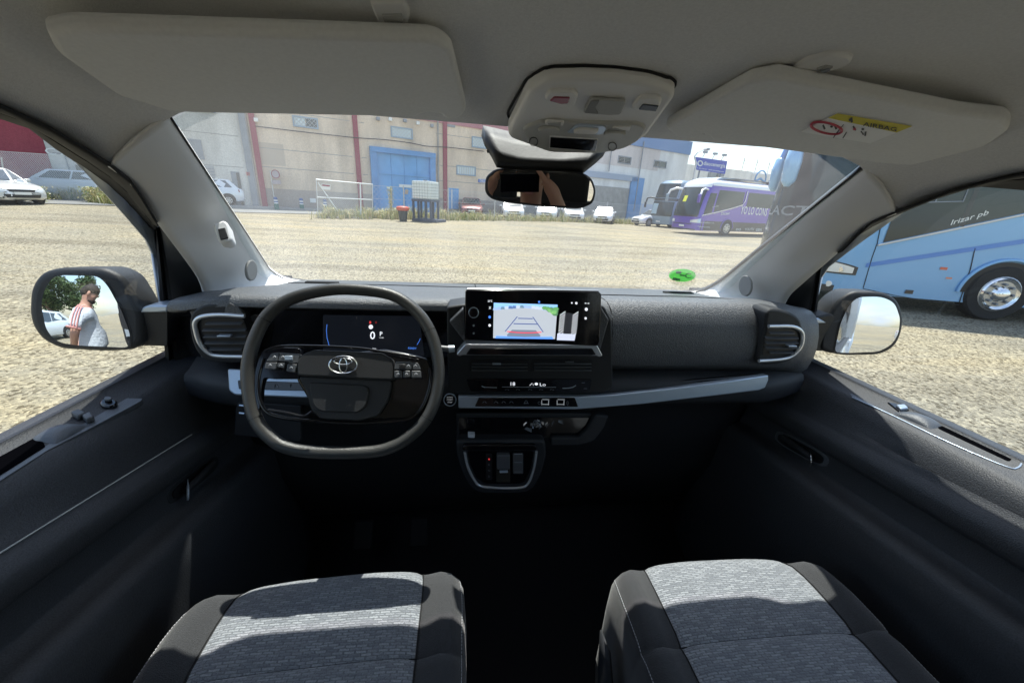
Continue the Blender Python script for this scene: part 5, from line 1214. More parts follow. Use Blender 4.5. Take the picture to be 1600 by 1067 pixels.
def wheel3(parent,c,ax,r,w,rimm='rim',chrome=False):
    o=mesh('wheel',*cyl(c,ax,r,w,28),'tyre',parent,smooth=False)
    mesh('rim',*cyl(c+ax*(w*.42),ax,r*.64,w*.22,24),rimm,o,smooth=False)
    if chrome:
        u=ax.orthogonal().normalized(); v=ax.cross(u); rows=[[c+ax*(w*.54+d)+(u*math.cos(t)+v*math.sin(t))*rr for t in [2*math.pi*i/28 for i in range(28)]] for rr,d in ((r*.60,.0),(r*.56,.03),(r*.50,.0),(r*.30,-.02),(r*.24,.05),(r*.16,.09),(0.001,.09))]
        a,b=gridp(rows,True); mesh('hub_cap',a,b,'chrome',o,smooth=True)
        join('wheel_nut',[cyl(c+ax*(w*.56)+(u*math.cos(t)+v*math.sin(t))*r*.36,ax,.025,.08,8) for t in [2*math.pi*i/8 for i in range(8)]],'greymetal',o)
    else:
        u=ax.orthogonal().normalized(); v=ax.cross(u)
        join('spoke_gap',[cyl(c+ax*(w*.535)+(u*math.cos(t)+v*math.sin(t))*r*.42,ax,r*.115,.01,6) for t in [2*math.pi*i/7 for i in range(7)]],'grille',o)
    return o
def car(name,label,group,loc,th,col,L=4.3,W=1.8,H=1.46,kind='hatch',cat='car',plate_=True):
    e=empty(name,(0,0,0),label,cat,group,local=False)
    hw=W/2
    st=[(0,.60,.34,.52),(.04,.80,.26,.62),(.14,.90,.22,.70),(.4,.97,.2,.80),(.75,1,.2,.86),(1.15,1,.2,.93),(1.4,1,.2,.97),(2.4,1,.2,.99),(L-.9,1,.2,1.0),(L-.35,.97,.22,1.0),(L-.10,.92,.28,.97),(L-.01,.84,.36,.88),(L,.78,.42,.80)]
    rows=[]
    for y,k,z0,zb in st:
        zb*=H/1.46; w_=hw*k; half=[(0,z0),(w_*.8,z0),(w_*.96,z0+.08),(w_,z0+.2),(w_,zb*.62),(w_*.985,zb-.10),(w_*.93,zb-.02),(w_*.75,zb+.01),(0,zb+.04)]
        rows.append([V((x,y,z)) for x,z in half]+[V((-x,y,z)) for x,z in reversed(half[1:-1])])
    a,b=gridp(rows,True); b+=[tuple(range(len(rows[0]))),tuple(range(len(a)-len(rows[0]),len(a)))]
    zB=.97*H/1.46
    yr={'hatch':(L-.18,L-.75),'wagon':(L-.14,L-.45),'sedan':(L-.75,L-1.4)}[kind]
    base=[(hw*.90,1.18),(hw*.93,1.6),(hw*.93,L-1.0),(hw*.86,yr[0])]; topr=[(hw*.70,1.92),(hw*.73,2.2),(hw*.73,L-1.25),(hw*.68,yr[1])]
    def cabin(f): return [(bx+(tx-bx)*f,by+(ty-by)*f) for (bx,by),(tx,ty) in zip(base,topr)]
    cr=[]
    for f,z,k in ((0,zB-.03,1),(.5,zB+(H-zB)*.5,1.01),(.92,H-.045,1),(1,H-.015,.96),(1.0,H,.80)):
        c=[V((x*k,y,z)) for x,y in cabin(f)]; cr.append(c+[V((-p.x,p.y,p.z)) for p in reversed(c)])
    a2,b2=gridp(cr,True); b2.append(tuple(range(len(a2)-8,len(a2))))
    o=join('body',[(a,b),(a2,b2)],col,e,bevel=.02)
    def cab(i,f,off=.012,t=None):   # point on the cabin edge i at height fraction f
        x,y=cabin(f)[i]; return V((x,y,zB+(H-zB)*f))
    def quad(nm,p,m='carglass',off=.014,toward=None,par=o): 
        return plate(nm,p,.01,m,par,off,toward=toward)
    ctr=V((0,L*.5,zB)); out=lambda p:sum(p,V((0,0,0)))/len(p)*2-ctr
    f0,f1=.10,.90
    def mx(p): return V((-p.x,p.y,p.z))
    A,B_=cab(0,f0),cab(0,f1); p=[A*1,mx(A),mx(B_),B_]; p=[V((q.x*.93,q.y,q.z)) for q in p]; quad('windscreen',p,toward=V((0,-9,3)))
    A,B_=cab(3,f0+.05),cab(3,f1); p=[V((q.x*.88,q.y,q.z)) for q in (A,mx(A),mx(B_),B_)]; quad('rear_window',p,toward=V((0,19,3)))
    for s in (1,-1):
        def sx(p): return V((p.x*s,p.y,p.z))
        for i,(ta,tb) in enumerate(((.12,.50),(.53,.93))):
            lo=lambda t,f:(cab(0,f).lerp(cab(1,f),min(1,t*6)) if t<1/6 else cab(1,f).lerp(cab(2,f),(t-1/6)/(2/3)) if t<5/6 else cab(2,f).lerp(cab(3,f),(t-5/6)*6))
            p=[lo(ta,.1),lo(tb,.1),lo(tb-.0,.84),lo(max(ta,.12),.84)]
            quad('side_window',[sx(q) for q in p],toward=V((9*s,L/2,1)))
        for t in (.9,3.42):
            yy=.86 if t==.9 else L-.86
            arch=[V((s*(hw+.006),yy+.40*math.cos(x),.36+.40*math.sin(x))) for x in [math.pi*i/14-.25*(1 if i==0 else 0) for i in range(15)]]
            plate('wheel_arch',[V((s*(hw*1.0),q.y,max(.2,q.z))) for q in arch],.02,'grille',o,.008,toward=V((s*9,yy,.4)))
            wheel3(e,V((s*(hw-.08),yy,.325)),V((s,0,0)),.325,.21)
        plate('headlight',[V((s*x*hw,y,z*H/1.46)) for x,y,z in ((.88,.24,.70),(.58,.06,.665),(.50,.04,.60),(.80,.10,.58),(.92,.28,.63))],.02,'lampglass',o,.02,toward=V((s*2,-9,1.0)))
        plate('tail_light',[V((s*x*hw,y,z*H/1.46)) for x,y,z in ((.95,L-.28,.92),(.70,L-.04,.92),(.72,L-.03,.76),(.95,L-.24,.78))],.02,'taillamp',o,.03,toward=V((s*3,L+9,1.0)))
        mr=mesh('door_mirror',*boxp((s*(hw+.10),1.55,1.0*H/1.46),(.20,.10,.13)),col,e,bevel=.03)
    plate('grille',[V((x*hw,y,z*H/1.46)) for x,y,z in ((-.48,.015,.63),(.48,.015,.63),(.42,.0,.53),(-.42,.0,.53))],.02,'grille',o,.02,toward=V((0,-9,.6)))
    plate('air_intake',[V((x*hw,y,z*H/1.46)) for x,y,z in ((-.62,-.0,.44),(.62,-.0,.44),(.55,.01,.30),(-.55,.01,.30))],.02,'grille',o,.03,toward=V((0,-9,.4)))
    mesh('number_plate',*boxp((0,-.035,.48),(.52,.012,.11)),'platew',o)
    e.location=(loc.x,loc.y,gh(loc.x,loc.y)); e.rotation_euler=(0,0,th)
    return e
def face_cam(p): return -math.atan2(p.x-CAM.x,p.y)
GR='cars parked beyond the wire fence'
rc=G(740,338); car('parked_car','dusky red car facing the fence, left of the white cars',GR,V((.3,32.4,0)),face_cam(V((.3,32.4,0)))+.02,'carred')
for px,yy,lab,k,th in ((803,32.3,'white car with black grille just right of the red car','hatch',.1),(853,33.0,'white hatchback under the middle of the rear view mirror','hatch',-.05),(898,33.9,'white car below the right end of the rear view mirror','sedan',.12),(941,35.0,'white car facing the fence, rightmost of those seen head-on','hatch',-.08)):
    q=P(px,340,y=yy); q.z=0; car('parked_car',lab,GR,q,face_cam(q)+th,'carwhite',kind=k,H=1.46)
q=P(993,345,y=36.2); q.z=0; car('parked_car','white car seen from the side, beside the dark double-deck coach',GR,q,R(-75),'carwhite',kind='sedan')
q=G(84,313)+V((-1.0,1.6,0)); az=-112; car('estate_car','white estate car behind the chain-link fence at the left',None,q+V((math.sin(R(az)),math.cos(R(az)),0))*1.9,R(180-az),'carblue',L=4.75,H=1.5,kind='wagon')
az=112; q=G(42,321); car('parked_car','silver car whose nose shows at the left edge of the photo',None,q,R(180-az),'carsilver',L=4.3)
q=P(-30,292,y=19); car('parked_car','white car mostly hidden behind the fence post at the far left edge',None,V((q.x,q.y,0)),R(40),'carwhite')
q=P(388,318,y=29.5); az=-112; car('parked_car','white crossover parked by the grey building, its tail to the right',None,V((q.x,q.y,0))+V((math.sin(R(az)),math.cos(R(az)),0))*4.4,R(180-az),'carwhite',H=1.6)
# motorcycle
def moto(loc,th):
    e=empty('motorcycle',(0,0,0),'dark motorcycle parked behind the tail of the white estate car','motorcycle')
    for y in (-.7,.7):
        c=V((0,y,.31)); o=tube('wheel',[c+V((0,.27*math.cos(t),.27*math.sin(t))) for t in [2*math.pi*i/20 for i in range(20)]],.055,'tyre',e,closed=True)
        join('rim',[tubep([c,c+V((0,.25*math.cos(t),.25*math.sin(t)))],.012,n=4) for t in [2*math.pi*i/8 for i in range(8)]],'rim',o)
    tube('fork',[V((.06,-.70,.31)),V((.06,-.45,1.0))],.03,'rim',e); tube('fork',[V((-.06,-.70,.31)),V((-.06,-.45,1.0))],.03,'rim',e)
    tube('handlebar',[V((-.36,-.30,1.06)),V((-.2,-.42,1.04)),V((.2,-.42,1.04)),V((.36,-.30,1.06))],.02,'grille',e)
    tube('tank',[V((0,-.4,.86)),V((0,-.25,.90)),V((0,0,.86)),V((0,.15,.78))],[.08,.15,.15,.08],'standb',e,n=12)
    tube('seat',[V((0,.1,.80)),V((0,.4,.80)),V((0,.85,.90))],[.12,.13,.08],'grille',e,n=10)
    box('engine',(0,-.05,.45),(.3,.45,.4),'greymetal',e,bevel=.06); box('fairing',(0,-.55,.95),(.34,.2,.4),'carsilver',e,bevel=.08); box('screen',(0,-.60,1.2),(.28,.04,.3),'carglass',e,bevel=.02)
    tube('exhaust',[V((.15,-.2,.3)),V((.16,.3,.32)),V((.18,.8,.45))],[.03,.05,.06],'rim',e)
    for s in (-1,1): mesh('mirror',*boxp((s*.32,-.38,1.25),(.12,.03,.08)),'grille',e,bevel=.01)
    e.location=loc; e.rotation_euler=(0,0,th)
q=G(150,313)+V((-.7,1.4,0)); moto(V((q.x,q.y,gh(q.x,q.y))),R(60))

# ---------------- coaches ----------------
paint('purple',(.13,.07,.42)); paint('coachblue',(.20,.42,.70)); paint('coachblue2',(.06,.21,.60)); paint('coachwhite',(.80,.80,.82)); paint('coachgrey',(.22,.30,.38)); mat('blackband',(.03,.03,.035),.35,coat=.5)
mat('coachglass',(.030,.040,.046),.06,spec=.55)
class Coach:
    W=2.55
    def __init__(s,name,label,C,az,H,L,mbody,bow=.35,rake=.55):
        s.C=V((C.x,C.y,0)); s.z0=gh(C.x,C.y); s.d=V((math.sin(R(az)),math.cos(R(az)),0)); s.n=V((-s.d.y,s.d.x,0)); s.H=H;s.L=L;s.bow=bow;s.rake=rake
        s.e=empty(name,tuple(s.C+V((0,0,s.z0))),label,'coach')
        ts=[-L-2.55+.3,-8,-5,-4,-3.4,-3,-2.85,-2.7,-2.55,-2.4,-2.2,-1.9,-1.6,-1.275,-.95,-.6,-.35,-.2,-.1,0,.1,.2,.35,.6,1,1.5,2,3,4,5,7,9,L-.3]
        zs=[.30,.45,.8,1.2,1.6,2.0,2.5,3.0,H-.35,H-.2,H-.1,H-.03,H]
        rows=[[s.S(t,z) for t in ts] for z in zs]
        a,b=gridp(rows); n=len(ts); 
        cen=[s.pt(1.5+i*(L-2.2)/10,1.275,H) for i in range(11)]
        b.append(tuple(range(len(a)-n,len(a))))
        back=[rows[i][0] for i in range(len(zs))]+[rows[i][-1] for i in reversed(range(len(zs)))]; k=len(a); a+=back; b.append(tuple(range(k,k+len(back))))
        s.body=mesh('body',a,b,mbody,s.e,smooth=True,ang=30)
        s.fn=plane_fn(s.C,s.n)
    def pt(s,u,w,z): return s.C+s.d*u+s.n*w+V((0,0,s.z0+z))
    def sharp(s,t):
        if t>=0: return (t,0)
        if t>=-s.W: a=-t/s.W; return (-s.bow*4*a*(1-a),-t)
        return (-t-s.W,s.W)
    def S(s,t,z,off=0):
        r=.34; N=9; u=w=0
        for i in range(N):
            x=s.sharp(t+r*(2*i/(N-1)-1)); u+=x[0]/N; w+=x[1]/N
        rk=s.rake*(max(0,z-1.25)/(s.H-1.25))**1.4*max(0,1-max(0,u+.3)/2.6)
        u+=rk
        k=1-.05*max(0,(z-1.3)/(s.H-1.3))
        if z>s.H-.36: k-=.22*((z-s.H+.36)/.36)**2.2; u+=.5*max(0,1-max(0,u)/2)*((z-s.H+.36)/.36)**2
        w=1.275+(w-1.275)*k
        p=s.pt(u,w,z)
        if off:
            nrm=(p-s.pt(max(1.6,u),1.275,z)); nrm.z*=.0; nrm=nrm.normalized(); p=p+nrm*off
        return p
    def patch(s,name,poly_t0,poly_t1,zl,zh,m,off=.006,nt=10,nz=5,par=None):
        # t range may be functions of z fraction, z range functions of t fraction
        f=lambda v:v if callable(v) else (lambda x:v)
        t0,t1,z0_,z1_=f(poly_t0),f(poly_t1),f(zl),f(zh)
        rows=[]
        for j in range(nz+1):
            b=j/nz; row=[]
            for i in range(nt+1):
                a=i/nt; zA,zB=z0_(a),z1_(a); z=zA+(zB-zA)*b; tt0,tt1=t0(b),t1(b); row.append(s.S(tt0+(tt1-tt0)*a,z,off))
            rows.append(row)
        a,b=gridp(rows); return mesh(name,a,b,m,par or s.body,smooth=True)
    def tz(s,px,py):
        p=s.fn(px,py); return (p-s.C).dot(s.d),p.z-s.z0
    def wheel(s,t,r=.5,chrome=False):
        ax=-s.n
        n=24; A=[s.pt(t+(r+.09)*math.cos(x),-.004,max(.3,.5+(r+.09)*math.sin(x))) for x in [math.pi*i/n for i in range(n+1)]]
        plate('wheel_arch',A,.02,'black',s.body,.012,toward=s.pt(t,-9,.5))
        tube('arch_lip',[s.pt(t+(r+.13)*math.cos(x),-.02,.5+(r+.13)*math.sin(x)) for x in [math.pi*i/n for i in range(n+1)]],.03,s.lip,s.body)
        wheel3(s.e,s.pt(t,.10,r),ax,r,.3,'rim',chrome)
    def text(s,body,t0,z0,t1,z1,h,m,bold=True,name='lettering'):
        return text3(name,body,lambda u,v:s.S(t0+(t1-t0)*u,z0+(z1-z0)*u+h*v,.022),m,s.body,bold)
    def tpx(s,body,a,b,hpx,m,bold=True):
        t0,z0=s.tz(*a); t1,z1=s.tz(*b); h=s.tz(a[0],a[1]-hpx)[1]-z0; return s.text(body,t0,z0,t1,z1,h,m,bold)
# purple coach
c1=G(1089,367.5)
cp=Coach('purple_coach','purple coach with white roof and big white lettering along its side',c1,72,3.65,12,'purple',bow=.3,rake=.75); cp.lip='purple'
cp.patch('white_roof',-2.9,11,3.22,3.62,'coachwhite',.015,40,8)
cp.patch('roof_cap',-2.75,0.1,3.12,3.42,'coachwhite',.02,16,4)
mesh('roof_pod',*(lambda rr:(rr[0],rr[1]))(gridp([[cp.pt(u,w,z) for u,z in ((1.0,3.62),(1.6,3.80),(4,3.84),(8,3.80),(10,3.62))] for w in (.3,1.275,2.25)])),'coachwhite',cp.e,smooth=True)
cp.patch('windscreen',-2.38,-.16,1.30,lambda a:3.05+.12*math.sin(math.pi*a),'coachglass',.012,14,6)
cp.patch('windscreen_cowl',-2.35,-.2,1.18,1.32,'blackband',.012,12,2)
cp.patch('door_window',.22,.95,lambda a:1.35+.12*a,2.75,'coachglass',.012); 
cp.patch('side_window',1.12,3.9,lambda a:1.55+.55*a,lambda a:2.98,'coachglass',.012)
cp.patch('side_window',4.35,11.5,2.02,2.98,'coachglass',.012,20)
pth=[(0.15,1.28),(1.5,1.55),(3.0,1.88),(3.9,2.12),(4.1,2.4),(4.15,3.05)]
tube('swoosh_trim',[cp.S(t,z,.02) for t,z in pth],.075,'coachwhite',cp.body,flat=.4)
cp.patch('lower_band',.2,11.6,.32,.95,'blackband',.010,30,2)
cp.patch('headlight',-2.5,-2.0,.78,.98,'lampglass',.02,5,2); cp.patch('headlight',-.62,.10,.80,lambda a:.95+.14*a,'lampglass',.02,6,2)
cp.patch('number_plate',-1.45,-1.0,.50,.62,'platew',.03,2,1); cp.patch('grille_line',-2.1,-.5,.68,.72,'blackband',.012,8,1); cp.patch('bumper_gap',-2.3,-.2,.31,.38,'blackband',.014,8,1)
cp.patch('yellow_card',-1.75,-1.42,2.15,2.55,mat('cardy',(.75,.75,.05),.5),.02,2,1)
for x,m_ in (((1155,333.5,1195,337.5,12,'YO LO CONS'),1),): pass
cp.tpx('YO LO CONS',(1156,334),(1197,337.6),12.5,'paperwhite')
cp.tpx('Dicaer',(1126,336),(1140,335.2),4.2,'paperwhite'); cp.tpx('eurorutasdelacv.es',(1090,348.5),(1115,349.8),2.6,'paperwhite',False); cp.tpx('f dicaerautobus',(1091,355.3),(1109,356.2),2.6,'paperwhite',False)
cp.tpx('YOUTH',(1163,360.5),(1177,360.3),4,'paperwhite',False); cp.tpx('GEN',(1180,361),(1189,361),4,'paperwhite'); cp.tpx('OO',(1149,360.5),(1157,360.5),3.6,'paperwhite')
cp.tpx('LUZ VERDE',(1112,324.6),(1122,322.8),1.8,'paperwhite',False)
for t in (2.75,8.6): cp.wheel(t,.5)
tube('mirror_arm',[cp.S(-.1,2.95,.02),cp.S(-.3,3.0,.35),cp.S(-.4,2.9,.6),cp.S(-.35,2.6,.7)],.07,'coachwhite',cp.e); box('mirror_head',cp.S(-.35,2.35,.72),(.16,.22,.55),'purple',cp.e,bevel=.05)
tube('mirror_arm',[cp.S(-2.4,3.0,.02),cp.S(-2.35,3.05,.45),cp.S(-2.5,2.9,.8),cp.S(-2.6,2.6,.85)],.08,'coachwhite',cp.e); box('mirror_head',cp.S(-2.6,2.4,.85),(.18,.22,.5),'coachgrey',cp.e,bevel=.05)
# dark double-deck coach behind
c2=G(1049,357); cdd=Coach('double_deck_coach','dark grey-blue tall coach behind the purple one, big curved upper windscreen',c2,62,4.05,11,'coachgrey',bow=.35,rake=.75); cdd.lip='coachgrey'
cdd.patch('upper_windscreen',-2.4,-.1,2.55,3.75,'coachglass',.012,14,6); cdd.patch('upper_side_window',.05,10,2.6,3.6,'coachglass',.012,14,6); cdd.patch('deck_band',-2.5,.2,2.28,2.5,'blackband',.014,12,2); cdd.patch('lower_windscreen',-2.4,-.15,.98,2.22,'coachglass',.012,14,5)
cdd.patch('sky_reflection',-2.3,-1.6,1.15,2.05,mat('skyref',(.38,.50,.58),.2),.02,4,3); cdd.patch('headlight',-2.45,-2.05,.62,.78,'lampglass',.02,4,2); cdd.patch('number_plate',-1.5,-1.05,.45,.57,'platew',.03,2,1)  # pale blue patch paints the sky's reflection on the lower windscreen
cdd.wheel(2.6,.5)
tube('mirror_arm',[cdd.S(-2.4,2.5,.02),cdd.S(-2.5,2.55,.4),cdd.S(-2.75,2.45,.7),cdd.S(-2.8,2.1,.75)],.07,'blackband',cdd.e); box('mirror_head',cdd.S(-2.8,1.9,.75),(.16,.2,.5),'blackband',cdd.e,bevel=.05)
# the near blue coach
cb_=Coach('blue_coach','light blue coach close by on the right, white lettering on its side window',V((7.3,7.0,0)),108,3.75,12,'coachblue',bow=1.0,rake=.12); cb_.lip='coachblue'
z=lambda px,py:cb_.tz(px,py)
t0,zz0=z(1372,378); 
cb_.patch('windscreen',-2.42,lambda b:-.15+.5*min(1,b/.16),lambda a:1.0-.04*math.sin(math.pi*a),lambda a:3.35,'coachglass',.014,22,8)
cb_.patch('windscreen_lower',-2.35,.02,lambda a:.90,lambda a:1.02,'blackband',.013,16,2)
za=z(1376,380)[1]; zb2=z(1596,334)[1]; ta=z(1376,380)[0]; tb=z(1596,334)[0]
sl_=(zb2-za)/(tb-ta)
cb_.patch('side_window',.62,1.72,lambda a:za+sl_*(.62-ta+1.1*a),3.0,'coachglass',.014,8,5); cb_.patch('side_window',1.80,11.6,lambda a:za+sl_*(min(1.8+9.8*a,4.6)-ta),3.1,'coachglass',.014,30,5)
tube('window_trim',[cb_.S(t,za+sl_*(t-ta)-.035,.012) for t in (.55,1,1.5,2,2.5,3,3.5,4,4.6)],.030,'coachwhite',cb_.body,flat=.5)
cb_.patch('window_divider',1.72,1.80,lambda a:za+sl_*(1.75-ta),3.05,'blackband',.016,2,4)
# driver's opening window frame lines
join('cab_window_frame',[tubep([cb_.S(t,zz,.02) for t,zz in ((.80,2.05),(1.62,2.12),(1.62,2.85),(.80,2.85),(.80,2.05))],.014,n=5),tubep([cb_.S(t,zz,.02) for t,zz in ((1.2,2.08),(1.2,2.85))],.012,n=5)],'greymetal',cb_.body)
s1=z(1352,418);s2=z(1416,401);s3=z(1598,381)
cb_.patch('blue_stripe',s1[0],8,lambda a:s1[1]+(s3[1]-s1[1])*min(1.15,a*(8-s1[0])/(s3[0]-s1[0]))-.0,lambda a:s1[1]+.085+(s3[1]-s1[1])*min(1.15,a*(8-s1[0])/(s3[0]-s1[0])),'coachblue2',.010,24,1)
def seam(pts): tube('panel_gap',[cb_.S(*z(*p),.008) for p in pts],.007,'black',cb_.body,n=5)
seam([(1376,355),(1371,380),(1362,405),(1349,450)]); seam([(1523,388),(1516,420),(1506,450),(1498,474)])
seam([(1349,451),(1400,462),(1450,470),(1498,476)])
cb_.patch('headlight',-.78,.30,lambda a:.67+.02*a,lambda a:.76+.13*math.sin(math.pi*min(1,a*.9)),'lampglass',.02,12,4)
cb_.patch('headlight_surround',-.82,.36,lambda a:.655,lambda a:.775+.13*math.sin(math.pi*min(1,a*.9)),'blackband',.012,12,4)
for t in (-.35,-.1,.12): 
    c=cb_.S(t,.75,.03); join('lamp_unit',[cyl(c,(c-cb_.pt(2,1.2,.75)).normalized(),.055,.02,16)],'chrome',cb_.body)
for t,zz,r_ in ((-.12,.50,.04),(.02,.44,.06)):
    c=cb_.S(t,zz,.01); join('fog_lamp',[cyl(c,(c-cb_.pt(1.5,1.2,zz)).normalized(),r_,.03,18)],'lampglass',cb_.body)
cb_.patch('headlight',-2.5,-1.9,.67,.88,'lampglass',.02,6,3); cb_.patch('bumper_gap',-2.4,.1,.30,.42,'blackband',.012,14,1); cb_.patch('number_plate',-1.5,-1.0,.5,.62,'platew',.03,2,1)
for (px,py),wd,hh,m_ in (((1474,419.5),.12,.05,mat('amber',(.60,.10,.05),.3,coat=1)),((1482,434.5),.10,.03,mat('amber2',(.75,.25,.15),.3,coat=1)),((1420,456),.14,.075,'blackband')):
    t,zz=z(px,py); cb_.patch('marker_lamp' if wd<.13 else 'step_plate',t-wd/2,t+wd/2,zz-hh/2,zz+hh/2,m_,.012,2,1)
cb_.tpx('Irizar pb',(1484,352),(1543,335.5),8.5,'paperwhite')
cb_.text('GLACT',-1.75,1.72,-.45,1.72,.20,'lettgrey' if 'lettgrey' in M else mat('lettgrey',(.20,.22,.24),.5)); 
cb_.text('GLACT',-1.1,1.06,.0,1.06,.14,'lettgrey')
cb_.wheel(z(1557,460)[0],.52,True)
cb_.wheel(9.2,.52,True)
# horn mirrors
def horn(s,t,off,m1,m2,hh=.8):
    a=[s.S(t,3.35,.0),s.S(t,3.42,off*.5),s.S(t,3.25,off*.95),s.S(t,2.9,off*1.12)]
    tube('mirror_arm',catm(a,5),[.09]*16,m1,s.e,n=10); c=s.S(t,2.62,off*1.12)
    tube('mirror_head',[c+V((0,0,.42)),c+V((0,0,.36)),c+V((0,0,.1)),c-V((0,0,.25)),c-V((0,0,.36))],[.06,.12,.15,.13,.05],m2,s.e,n=12)
horn(cb_,-.55,.55,'coachblue2','coachblue'); horn(cb_,-2.3,.35,'coachblue2','coachblue')
# dark rear pillar behind its windscreen, roof line
cb_.patch('destination_panel',-2.3,-.3,3.36,3.55,'blackband',.012,12,2)

# ---------------- trees and the far side (seen in the mirrors) ----------------
mat('leaf1',(.055,.10,.03),.7); mat('leaf2',(.09,.14,.045),.7); mat('leaf3',(.035,.065,.022),.7); mat('bark',(.14,.10,.07),.9,bump=.6,bscale=20)
def tree(x,y,h,label,seed):
    random.seed(seed); e=empty('tree',(x,y,gh(x,y)),label,'tree','trees behind the van'); b=V((x,y,gh(x,y)))
    tr=[tubep(catm([b,b+V((.1,.1,h*.25)),b+V((-.15,.2,h*.5)),b+V((.1,0,h*.75))],4),[.3-.018*i for i in range(13)],n=8)]
    cl=[]
    for i in range(13):
        a=random.random()*6.28; z=h*random.uniform(.38,.92); r_=h*.30*random.uniform(.3,1); c=b+V((r_*math.cos(a),r_*math.sin(a),z)); cl.append(c); tr.append(tubep([b+V((0,0,z*.62)),b.lerp(c,.6)+V((0,0,.3)),c],[.09,.06,.02],n=5))
    join('trunk',tr,'bark',e,smooth=True)
    vs=[];fs=[];mi=[]
    for c in cl:
        R_=h*random.uniform(.11,.19)
        for i in range(520):
            d=V((random.gauss(0,1),random.gauss(0,1),random.gauss(0,.75))).normalized()*R_*random.random()**.4; p=c+d; s_=.2
            n0=len(vs); vs+=[p+V((random.uniform(-s_,s_),random.uniform(-s_,s_),random.uniform(-s_,s_))) for _ in range(3)]; fs.append((n0,n0+1,n0+2)); mi.append(random.choice((0,0,1,2)))
    mesh('crown',vs,fs,'leaf1',e,mats=[M['leaf1'],M['leaf2'],M['leaf3']],midx=mi)
for x,y,h,l,s in ((-10,-27,7.0,'tall tree in the driver mirror, right above the man',1),(-19,-24,5.0,'lower tree in the driver mirror, beside the man',2),(-26,-23,4.2,'small round tree at the left edge of the driver mirror',3),(-8,-30,8,'tree behind the van, hidden by the man in the mirror',4),(9,-26,6,'tree in the middle of the passenger mirror',5),(14,-30,5,'low tree at the right of the passenger mirror',6)): tree(x,y,h,l,s)
q=V((-11,-15,0)); car('parked_car','pale blue car behind the man in the driver mirror',None,V((-6.5,-9.0,0)),R(200),'carblue',H=1.6)
q=V((6.0,-12,0)); car('parked_car','white car at the right edge of the passenger mirror',None,V((7.2,-13.0,0)),R(150),'carwhite',H=1.7)

# ---------------- people ----------------
mat('skin',(.50,.28,.20),.5,bump=.15,bscale=300); mat('hair',(.018,.014,.012),.75,bump=.8,bscale=250); mat('beard',(.035,.024,.018),.8,bump=.8,bscale=300)
mat('shirtw',(.62,.68,.76),.85,bump=.4,bscale=40); mat('pink',(.62,.30,.28),.85); mat('jeans',(.05,.07,.12),.9); mat('eye',(.02,.015,.012),.2); mat('navy',(.03,.045,.09),.85,bump=.4,bscale=40)
def skin(name,nodes,edges,m,parent,sub=2,root=0):
    me=bpy.data.meshes.new(name); me.from_pydata([n[0] for n in nodes],edges,[]); o=bpy.data.objects.new(name,me); link(o,parent)
    me.materials.append(M[m]); md=o.modifiers.new('skin','SKIN'); md.use_smooth_shade=True
    for i,n in enumerate(nodes):
        r_=n[1]; me.skin_vertices[0].data[i].radius=r_ if isinstance(r_,tuple) else (r_,r_); me.skin_vertices[0].data[i].use_root=(i==root)
    s=o.modifiers.new('sub','SUBSURF'); s.levels=sub; s.render_levels=sub; return o
def blob(name,c,r,m,parent,ax=None,fn=None,nu=20,nv=14):
    X,Y,Z=ax or (V((1,0,0)),V((0,1,0)),V((0,0,1))); rows=[]
    for j in range(nv+1):
        f=math.pi*(j/nv-.5); rows.append([])
        for i in range(nu):
            t=2*math.pi*i/nu; d=V((math.cos(f)*math.cos(t),math.cos(f)*math.sin(t),math.sin(f))); k=fn(d) if fn else 1
            rows[-1].append(V(c)+X*(d.x*r[0]*k)+Y*(d.y*r[1]*k)+Z*(d.z*r[2]*k))
    a,b=gridp(rows,True); return mesh(name,a,b,m,parent,smooth=True)
def hand(nodes,edges,wi,d,side,up_,s=1.0,curl=.4):
    """adds palm and five separate finger chains to the skin of a body; d = pointing direction"""
    w=nodes[wi][0]; d=d.normalized(); side=side.normalized(); 
    n0=len(nodes); nodes.append((w+d*.045*s,(.036*s,.018*s))); edges.append((wi,n0)); 
    out=[]
    for k,(o_,l) in enumerate(((-.030,.070),(-.010,.080),(.010,.074),(.029,.058))):
        p0=w+d*.075*s+side*o_*s; a=len(nodes); nodes.append((p0,.011*s)); edges.append((n0,a))
        p1=p0+(d*.8-up_*curl*.5).normalized()*l*.45*s; nodes.append((p1,.0088*s)); edges.append((a,a+1))
        p2=p1+(d*.5-up_*curl*1.3).normalized()*l*.35*s; nodes.append((p2,.0082*s)); edges.append((a+1,a+2))
        p3=p2+(d*.2-up_*curl*2).normalized()*l*.25*s; nodes.append((p3,.007*s)); edges.append((a+2,a+3))
    a=len(nodes); t=w+d*.028*s-side*.035*s; nodes.append((t,.013*s)); edges.append((n0,a)); nodes.append((t+d*.03*s-side*.018*s-up_*.01,.0105*s)); edges.append((a,a+1)); nodes.append((t+d*.058*s-side*.022*s-up_*.02,.009*s)); edges.append((a+1,a+2))
def head(e,c,ax,beard=True,hair='hair'):   # ax = (right, face direction, up)
    X,Y,Z=ax
    def f(d):
        k=1
        if d.z<0: k-= .16*(-d.z)**1.5*(1-max(0,d.y)*.5)
        if d.y>.2 and d.z<.2: k+=.03
        return k
    h=blob('head',c,(.076,.096,.118),'skin',e,ax,f,28,20)
    return h
